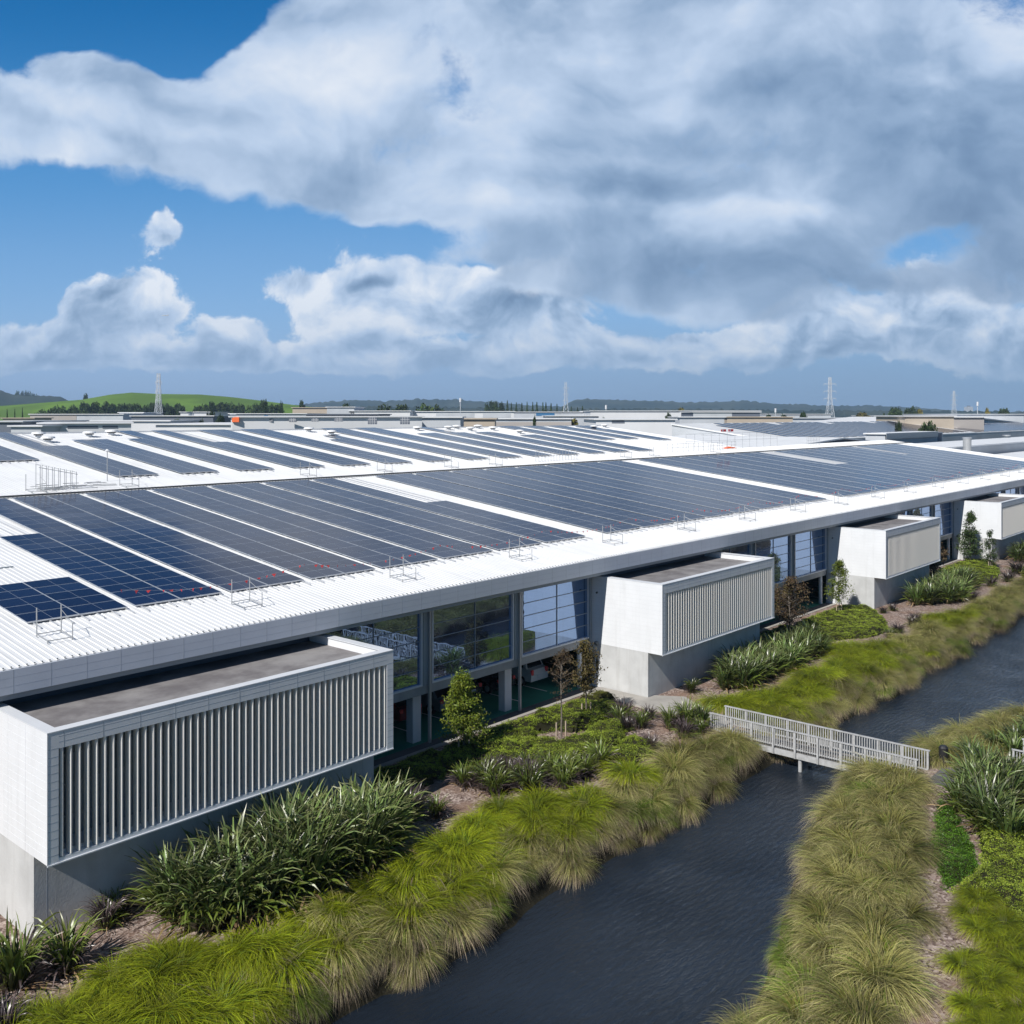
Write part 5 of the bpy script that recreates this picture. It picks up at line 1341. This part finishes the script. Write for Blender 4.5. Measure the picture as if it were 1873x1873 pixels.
# ------------------------------------------------------------------ garden trees
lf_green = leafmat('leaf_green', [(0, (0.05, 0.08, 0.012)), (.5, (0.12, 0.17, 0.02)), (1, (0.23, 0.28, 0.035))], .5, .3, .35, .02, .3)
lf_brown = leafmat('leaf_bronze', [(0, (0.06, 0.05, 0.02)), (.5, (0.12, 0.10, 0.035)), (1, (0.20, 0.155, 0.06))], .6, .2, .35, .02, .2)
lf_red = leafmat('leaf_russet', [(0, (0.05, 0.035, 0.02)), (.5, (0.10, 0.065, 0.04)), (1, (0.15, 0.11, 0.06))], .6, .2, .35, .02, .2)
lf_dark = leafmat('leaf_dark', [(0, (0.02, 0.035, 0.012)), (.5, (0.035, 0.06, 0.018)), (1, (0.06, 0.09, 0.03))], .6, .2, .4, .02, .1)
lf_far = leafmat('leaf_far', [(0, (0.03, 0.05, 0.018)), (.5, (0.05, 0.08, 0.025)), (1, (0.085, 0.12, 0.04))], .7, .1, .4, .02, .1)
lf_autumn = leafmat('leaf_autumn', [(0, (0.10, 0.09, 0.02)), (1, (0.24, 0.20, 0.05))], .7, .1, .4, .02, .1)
def garden_tree(x, y, h, cr, m_, label, base=.28, seed=1, dens=1.0, shape='cone', stakes=True, leaf=.055, off=0.0):
    rg = np.random.default_rng(seed); rn_ = random.Random(seed)
    o = thing('young_tree', label, 'tree', (x, y, terrain(x, y)))
    t = MB(); lean = rn_.uniform(-.03, .03)
    t.tube([(0, 0, -.05), (lean * h * .3, 0, h * .3), (lean * h * .7, .02 * h, h * .7), (lean * h, 0, h * .97)], [.06, .045, .025, .008], 7)
    cs, al = [], []
    nb = int(46 * dens)
    for k in range(nb):
        f_ = rn_.random(); z = h * (base + (1 - base) * f_ * .96)
        R_ = cr * ((1 - f_) ** .75 * .9 + .12) if shape == 'cone' else cr * math.sin(math.pi * min(.98, f_ * .85 + .12)) ** .7
        a = rn_.uniform(0, 6.28); r_ = R_ * rn_.uniform(.55, 1.0)
        tip = (lean * z + r_ * math.cos(a), r_ * math.sin(a), z + r_ * .35)
        t.tube([(lean * z, 0, z - r_ * .1), tuple(np.array(tip) * [.6, .6, 1] + [0, 0, -.08 * r_]), tip], [.016, .009, .004], 4)
        nl = int(54 * dens)
        q = rg.random(nl) ** .6
        c = np.array([lean * z, 0, z])[None, :] * (1 - q[:, None]) + np.array(tip)[None, :] * q[:, None] + rg.normal(0, .13 * (.5 + cr * .4), (nl, 3))
        cs.append(c); al.append(np.clip(q + rg.normal(0, .2, nl), 0, 1))
    obj('trunk', t.mesh('trunk', bark), o)
    obj('crown', np_mesh('crown', [quads(np.concatenate(cs), leaf, rg, .2, 1.3, np.concatenate(al))], m_), o)
    if stakes:
        s_ = MB()
        for dx, dy in ((-.28, .1), (.28, -.1)): s_.box(dx - .03, dx + .03, dy - .03, dy + .03, -.1, 1.05)
        obj('stakes', s_.mesh('stakes', stake_m), o)
garden_tree(35.7, 34.6, 4.4, 1.5, lf_green, 'leafy bright green young tree in front of the first window bays', seed=1, dens=2.1, base=.24, leaf=.055)
garden_tree(41.3, 32.7, 5.0, .95, lf_red, 'sparse grey brown young tree standing in the clipped green bed', seed=2, dens=.75, base=.42, shape='oval', leaf=.04)
garden_tree(44.9, 33.7, 4.6, 1.05, lf_brown, 'staked olive brown young tree behind the sparse one', seed=3, dens=1.2, base=.36, shape='oval')
garden_tree(72.8, 34.4, 4.6, 1.9, lf_red, 'wide russet sparse tree right of the second box', seed=4, dens=1.2, base=.2, shape='oval', leaf=.07)
garden_tree(74.8, 35.4, 3.6, 1.3, lf_brown, 'olive brown young tree behind the russet one', seed=14, dens=1.0, base=.2, shape='oval', leaf=.07)
garden_tree(83.6, 34.9, 4.7, 1.5, lf_green, 'airy light green young tree before the white side of the third box', seed=5, dens=1.3, base=.24, leaf=.06)
garden_tree(108.5, 35.2, 4.6, 1.9, lf_red, 'brownish tree between the third box and the carport', seed=6, dens=1.1, base=.15, shape='oval', leaf=.09)
garden_tree(122.0, 35.0, 6.2, 1.75, lf_dark, 'dark conical tree before the white side of the fourth box', seed=7, dens=1.5, base=.14, leaf=.085, stakes=False)
garden_tree(119.0, 32.0, 4.6, 1.1, lf_dark, 'small dark spindly tree right of the conical one', seed=8, dens=.9, base=.2, leaf=.07)

# ------------------------------------------------------------------ far trees
def crown_mesh(seed, m_, tall=1.0, n=2200, size=.06):
    rg = np.random.default_rng(seed); k = 12
    a = rg.uniform(0, 6.28, k); r_ = .42 * np.sqrt(rg.random(k)); z_ = rg.uniform(.32, .80, k) * tall
    r_ = r_ * np.clip(1.25 - z_, .3, 1)
    c0 = np.stack([r_ * np.cos(a), r_ * np.sin(a), z_], 1); rad = rg.uniform(.20, .34, k)
    w = rg.integers(0, k, n); d = rg.normal(0, 1, (n, 3)); d /= np.linalg.norm(d, axis=1)[:, None]
    c = c0[w] + d * (rad[w] * rg.uniform(.55, 1.03, n))[:, None] * np.array([1, 1, .8]); c[:, 2] = np.maximum(c[:, 2], .06)
    return np_mesh('crown', [quads(c, size, rg, .1, 1.1)], m_)
def conifer_mesh(seed, m_, n=700):
    rg = np.random.default_rng(seed); f_ = rg.random(n) ** 1.3; a = rg.uniform(0, 6.28, n); r_ = .32 * (1 - f_) * rg.uniform(.5, 1.1, n) * (1 + .3 * np.sin(f_ * 40)) + .02
    return np_mesh('crown', [quads(np.stack([r_ * np.cos(a), r_ * np.sin(a), .1 + f_ * .95], 1), .05, rg, .1, 1.2)], m_)
tk = MB(); tk.tube([(0, 0, 0), (.02, 0, .4)], [.035, .02], 6); tk.bar((0, 0, .2), (.15, .1, .5), .02).bar((0, 0, .25), (-.14, -.05, .55), .02); TK = tk.mesh('trunk', bark)
CR = [crown_mesh(s_, lf_far) for s_ in (51, 52, 53, 54)]; CT = [conifer_mesh(s_, lf_far) for s_ in (55, 56)]; CA = [crown_mesh(57, lf_autumn)]; CD = [crown_mesh(58, lf_dark), crown_mesh(59, lf_dark)]
trn = random.Random(31)
def far_tree(u, vtop, D, set_, wide, label, group=None, name='broadleaf_tree', vb=None):
    p = onD(u, 759, D); zt = onD(u, vtop, D).z
    o = thing(name, label, 'tree', (p.x, p.y, 0), (0, 0, trn.uniform(0, 6.28)), group)
    w = wide * D / F
    c = obj('crown', set_[trn.randrange(len(set_))], o); c.scale = (w / 1.15, w / 1.15, zt / 1.02)
    t = obj('trunk', TK, o); t.scale = (w / 1.5, w / 1.5, zt)
for k in range(26):
    u = 78 + k * 10.2 + trn.uniform(-3, 3)
    vt = np.interp(u, [75, 100, 115, 130, 160, 200, 240, 290, 335], [749, 742, 738, 741, 735, 734, 738, 737, 741]) + trn.uniform(-2.5, 2.5)
    far_tree(u, vt, trn.uniform(960, 1040), CR, trn.uniform(20, 30), f'{TENS[k]} tree from the left in the belt left of the gap under the green hill', 'left tree belt')
for k in range(17):
    u = 362 + k * 9.3 + trn.uniform(-3, 3)
    vt = np.interp(u, [360, 385, 410, 440, 500], [744, 735, 735, 738, 740]) + trn.uniform(-2, 3)
    far_tree(u, vt, trn.uniform(960, 1040), CR, trn.uniform(20, 30), f'{TENS[k]} tree from the left in the belt right of the gap under the green hill', 'right tree belt')
for (u, v, D, s_, w, lab) in [(388, 750, 560, CD, 26, 'near dark tree left of the orange panel'), (405, 757, 500, CD, 28, 'low dark tree overlapping the long white roof'), (367, 766, 450, CD, 16, 'small dark bush on the roofline left of the orange panel'), (322, 765, 450, CD, 22, 'low brown green bush right of the lattice tower'),
                              (482, 731, 900, CR, 20, 'taller tree at the right shoulder of the green hill'), (514, 734, 850, CR, 14, 'round tree right of the hill belt'), (550, 730, 800, CR, 20, 'dark round tree above the tan hall'), (157, 721, 1550, CR, 14, 'lone round tree on the left slope of the green hill'), (635, 736, 900, CR, 36, 'broad grey green tree above the office block'), (700, 737, 850, CR, 50, 'broad olive tree right of the office block'),
                              (735, 740, 800, CR, 36, 'olive tree left of the plant enclosure'), (780, 739, 800, CR, 46, 'olive tree behind the plant enclosure'), (802, 738, 820, CR, 30, 'tree left of the phone mast'), (977, 759, 400, CD, 10, 'slim dark palm like tree beside the beige hall'), (1105, 762, 480, CD, 12, 'small dark shrub before the huge plain warehouse'), (1222, 753, 620, CD, 20, 'dark round shrub on the huge plain warehouse skyline'),
                              (1047, 763, 440, CA, 34, 'yellow autumn bush in the middle distance'), (1248, 744, 900, CA, 26, 'pale yellow tree above the huge warehouse'), (1405, 757, 620, CD, 24, 'low dark shrub right of the loading canopy'), (1435, 757, 640, CD, 18, 'second low shrub right of the loading canopy'), (1468, 752, 700, CD, 24, 'dark clipped tree left of the tall white pylon'),
                              (1580, 753, 900, CA, 40, 'olive scrub at the foot of the tall white pylon'), (1616, 754, 800, CR, 10, 'small tree right of the tall white pylon'), (1640, 746, 900, CR, 34, 'dark tree left of the big park tree'), (1665, 744, 880, CR, 34, 'big dark park tree on the right skyline'), (1680, 747, 880, CA, 22, 'reddish tree beside the big park tree'),
                              (1645, 768, 330, CD, 20, 'dark hedge bush left of the long hedge'), (1700, 769, 300, CD, 40, 'rounded dark hedge behind the solar strip hall'), (1690, 771, 296, CD, 34, 'dark hedge bush in front of the rounded hedge'), (1757, 759, 700, CR, 14, 'small shrub below the farthest pylon'), (1806, 744, 900, CA, 14, 'golden poplar like tree near the right edge'), (1835, 747, 1000, CR, 26, 'dark tree at the right skyline'), (13, 751, 800, CT, 10, 'first dark cypress at the far left'), (27, 750, 800, CT, 10, 'second dark cypress at the far left'), (41, 748, 800, CT, 10, 'third dark cypress at the far left'), (64, 755, 700, CD, 18, 'dark bush beside the cypresses')]:
    far_tree(u, v, D, s_, w, lab)
for k in range(20):
    u = 890 + k * 9.2 + trn.uniform(-2, 2)
    far_tree(u, np.interp(u, [885, 905, 940, 1000, 1070], [738, 734, 740, 738, 748]) + trn.uniform(-3, 3), trn.uniform(1180, 1260), CR if k < 4 else CT, trn.uniform(14, 20), f'{TENS[k]} tree from the left in the dark conifer row by the pale pylon', 'conifer row', 'conifer')
for k in range(9):
    u = 28 + k * 5 + trn.uniform(-2, 2)
    far_tree(u, 716 + trn.uniform(-2, 5), 3150, CR, 10, f'{TENS[k]} pine from the left on the distant left hill crest', 'pines on the left hill', 'pine_tree')
for (u, v, D, w, lab) in [(1774, 744, 3500, 11, 'distant grey office tower right of the farthest pylon'), ]:
    a = onD(u - w / 2, v, D); b_ = onD(u + w / 2, v, D); L = (b_ - a).length
    o = thing('office_tower', lab, 'tower', (a.x, a.y, 0), (0, 0, YAW - R(90)))
    b = MB(); b.box(0, L, 0, L, 0, a.z).mat(1)
    for k in range(1, 12): b.box(-.2, L + .2, -.2, 0, a.z * k / 12, a.z * k / 12 + 1)
    obj('facade', b.mesh('facade', [far_grey, far_dark]), o)
    b = MB(); b.box(L * .3, L * .7, L * .3, L * .7, a.z, a.z + 4); obj('roof', b.mesh('roof', far_dark), o)

# ------------------------------------------------------------------ footbridges
def footbridge(x0, x1, y0, y1, label, z=-0.14, piles=True):
    o = thing('footbridge', label, 'footbridge', ((x0 + x1) / 2, (y0 + y1) / 2, z)); L = y1 - y0; w = (x1 - x0) / 2; h = L / 2
    b = MB(); n_ = int(L / .15)
    for k in range(n_): b.box(-w + .08, w - .08, -h + k * .15, -h + k * .15 + .14, -.05, 0)
    obj('deck', b.mesh('deck', timber_dk), o)
    for s1 in (-1, 1):
        b = MB(); xx = s1 * w
        b.box(xx - .05, xx + .05, -h, h, -.36, -.06); obj('beam', b.mesh('beam', timber), o)
        npst = int(round(L / 1.2)); b = MB(); b.box(min(s1 * .052, s1 * .15), max(s1 * .052, s1 * .15), -.05, .05, -.34, 1.04); pm_ = b.mesh('post', timber)
        for k in range(npst + 1): obj('post', pm_, o, (xx, -h + .05 + (L - .1) * k / npst, 0))
        b = MB(); b.box(xx + (.03 if s1 > 0 else -.17), xx + (.17 if s1 > 0 else -.03), -h - .05, h + .05, 1.041, 1.085)
        b.box(xx + s1 * .0, xx + s1 * .05, -h, h, .10, .17) if s1 > 0 else b.box(xx - .05, xx, -h, h, .10, .17)
        obj('hand_rail', b.mesh('hand_rail', timber), o)
        b = MB(); nb = int(L / .13)
        for k in range(nb):
            yy = -h + .04 + k * L / nb; b.box(min(xx + s1 * .06, xx + s1 * .10), max(xx + s1 * .06, xx + s1 * .10), yy, yy + .045, .09, 1.04)
        obj('balusters', b.mesh('balusters', timber), o)
    if piles:
        for k in range(3):
            yy = -h + L * (.30 + .24 * k)
            for s1 in (-1, 1):
                b = MB(); b.tube([(s1 * (w - .15), yy, -3.0), (s1 * (w - .15), yy, -.36)], .10, 8); obj('pile', b.mesh('pile', timber), o)
    return o
footbridge(48.45, 49.95, 16.3, 27.6, 'weathered timber footbridge with slatted railings crossing the channel')
footbridge(52.2, 54.0, 2.0, 13.0, 'partly hidden timber footbridge at the right picture edge', z=.15, piles=False)
o = thing('litter_bin', 'slim black bin standing at the near end of the footbridge', 'bin', (51.0, 15.9, .07))
b = MB(); b.tube([(0, 0, 0), (0, 0, .85)], .22, 12); obj('body', b.mesh('body', black_m), o)
b = MB(); b.tube([(0, 0, .85), (0, 0, .95)], [.24, .16], 12); obj('lid', b.mesh('lid', black_m), o)

# ------------------------------------------------------------------ parked cars in the undercroft
def car(x, y, rot, paint, label, suv=False):
    o = thing('parked_car', label, 'car', (x, y, .02), (0, 0, rot), 'cars parked under the building')
    hh = .22 if suv else 0
    pm = mat('paint_' + paint[0], paint[1], .25, .5, coat=.8); gl = mat('car_glass', (.015, .02, .025), .05, .6)
    b = MB()   # body by lofted side profile
    prof = [(-2.15, .35), (-2.2, .75), (-2.05, .95 + hh * .5), (-1.75, 1.0 + hh * .6), (-1.55 if suv else -1.35, 1.42 + hh), (-.9, 1.5 + hh), (.35, 1.48 + hh), (.95, 1.05 + hh * .4), (1.95, .88 + hh * .3), (2.18, .65), (2.15, .35)]
    for side in (-1, 1):
        b.v += [(px_, side * (.86 if pz < 1.1 + hh * .5 else .68), pz) for px_, pz in prof]
    n_ = len(prof)
    b.f = [tuple(reversed(range(n_))), tuple(range(n_, 2 * n_))] + [(i, (i + 1) % n_, n_ + (i + 1) % n_, n_ + i) for i in range(n_)]
    b.mi = [0] * len(b.f)
    obj('body', b.mesh('body', pm), o)
    q = MB(); z0, z1 = 1.0 + hh * .6, 1.40 + hh
    q.face([(-1.78, -.72, z0 + .03), (-1.78, .72, z0 + .03), (-1.585 if suv else -1.40, .62, z1 - .02), (-1.585 if suv else -1.40, -.62, z1 - .02)])
    q.face([(.98, .74, z0 + .0), (.98, -.74, z0 + .0), (.40, -.62, z1 + .03), (.40, .62, z1 + .03)])
    for side in (-1, 1):
        p_ = [(-1.5, side * .835, z0 + .04), (.8, side * .835, z0 + .04), (.3, side * .70, z1), (-1.3, side * .70, z1)]
        q.face(p_ if side < 0 else list(reversed(p_)))
    obj('window', q.mesh('window', gl), o)
    for wx in (-1.35, 1.35):
        for side in (-1, 1):
            w_ = MB(); w_.tube([(0, -.1, 0), (0, .1, 0)], .33, 16); wo = obj('wheel', w_.mesh('tyre', black_m), o, (wx, side * .82, .33))
            r_ = MB(); r_.tube([(0, -.11, 0), (0, .11, 0)], .20, 12); obj('rim', r_.mesh('rim', rail_alu), wo)
    for side in (-1, 1):
        l_ = MB(); l_.box(-2.2, -2.08, side * .72 - .1, side * .72 + .1, .78, .98 + hh * .5); obj('tail_light', l_.mesh('tail_light', red_flag), o)
    b = MB(); b.box(-2.235, -2.2, -.24, .24, .62, .74); obj('number_plate', b.mesh('number_plate', white_panel), o)
Wp, Gp, Bp, Dp, Rp = ('white', (.75, .76, .77)), ('grey', (.25, .26, .28)), ('blue', (.03, .10, .35)), ('dark', (.03, .03, .035)), ('red', (.25, .03, .03))
car(48.8, 42.6, R(90), Wp, 'white high backed car parked beyond the third window bay', True)
car(46.0, 43.0, R(90), Dp, 'black car parked left of the white one')
car(40.6, 42.6, R(90), Gp, 'grey car parked under the middle window bay')
car(37.8, 43.0, R(90), Rp, 'dark red car beside the grey one')
car(43.3, 43.4, R(90), Dp, 'black car behind the square column')
car(32.2, 42.8, R(90), Gp, 'dim grey car behind the nearest box')
car(71.0, 42.4, R(90), Bp, 'blue car parked past the second box')
car(76.6, 42.6, R(90), Wp, 'white car parked between the second and third box', True)
car(82.2, 42.8, R(90), Dp, 'black car near the third box')

# ------------------------------------------------------------------ haze
hb = MB(); hb.box(-3900, 9400, -3900, 9400, -3.6, 190)
hm = bpy.data.materials.new('haze_air'); hm.use_nodes = True
g = NG(hm.node_tree); g.n.remove(g.n['Principled BSDF'])
pv = g.node('ShaderNodeVolumePrincipled'); pv.inputs['Density'].default_value = 0.00010; pv.inputs['Color'].default_value = (0.50, 0.72, 1.0, 1)
g.link(pv.outputs[0], g.n['Material Output'].inputs['Volume'])
kind(hb.build('haze', hm), 'stuff')
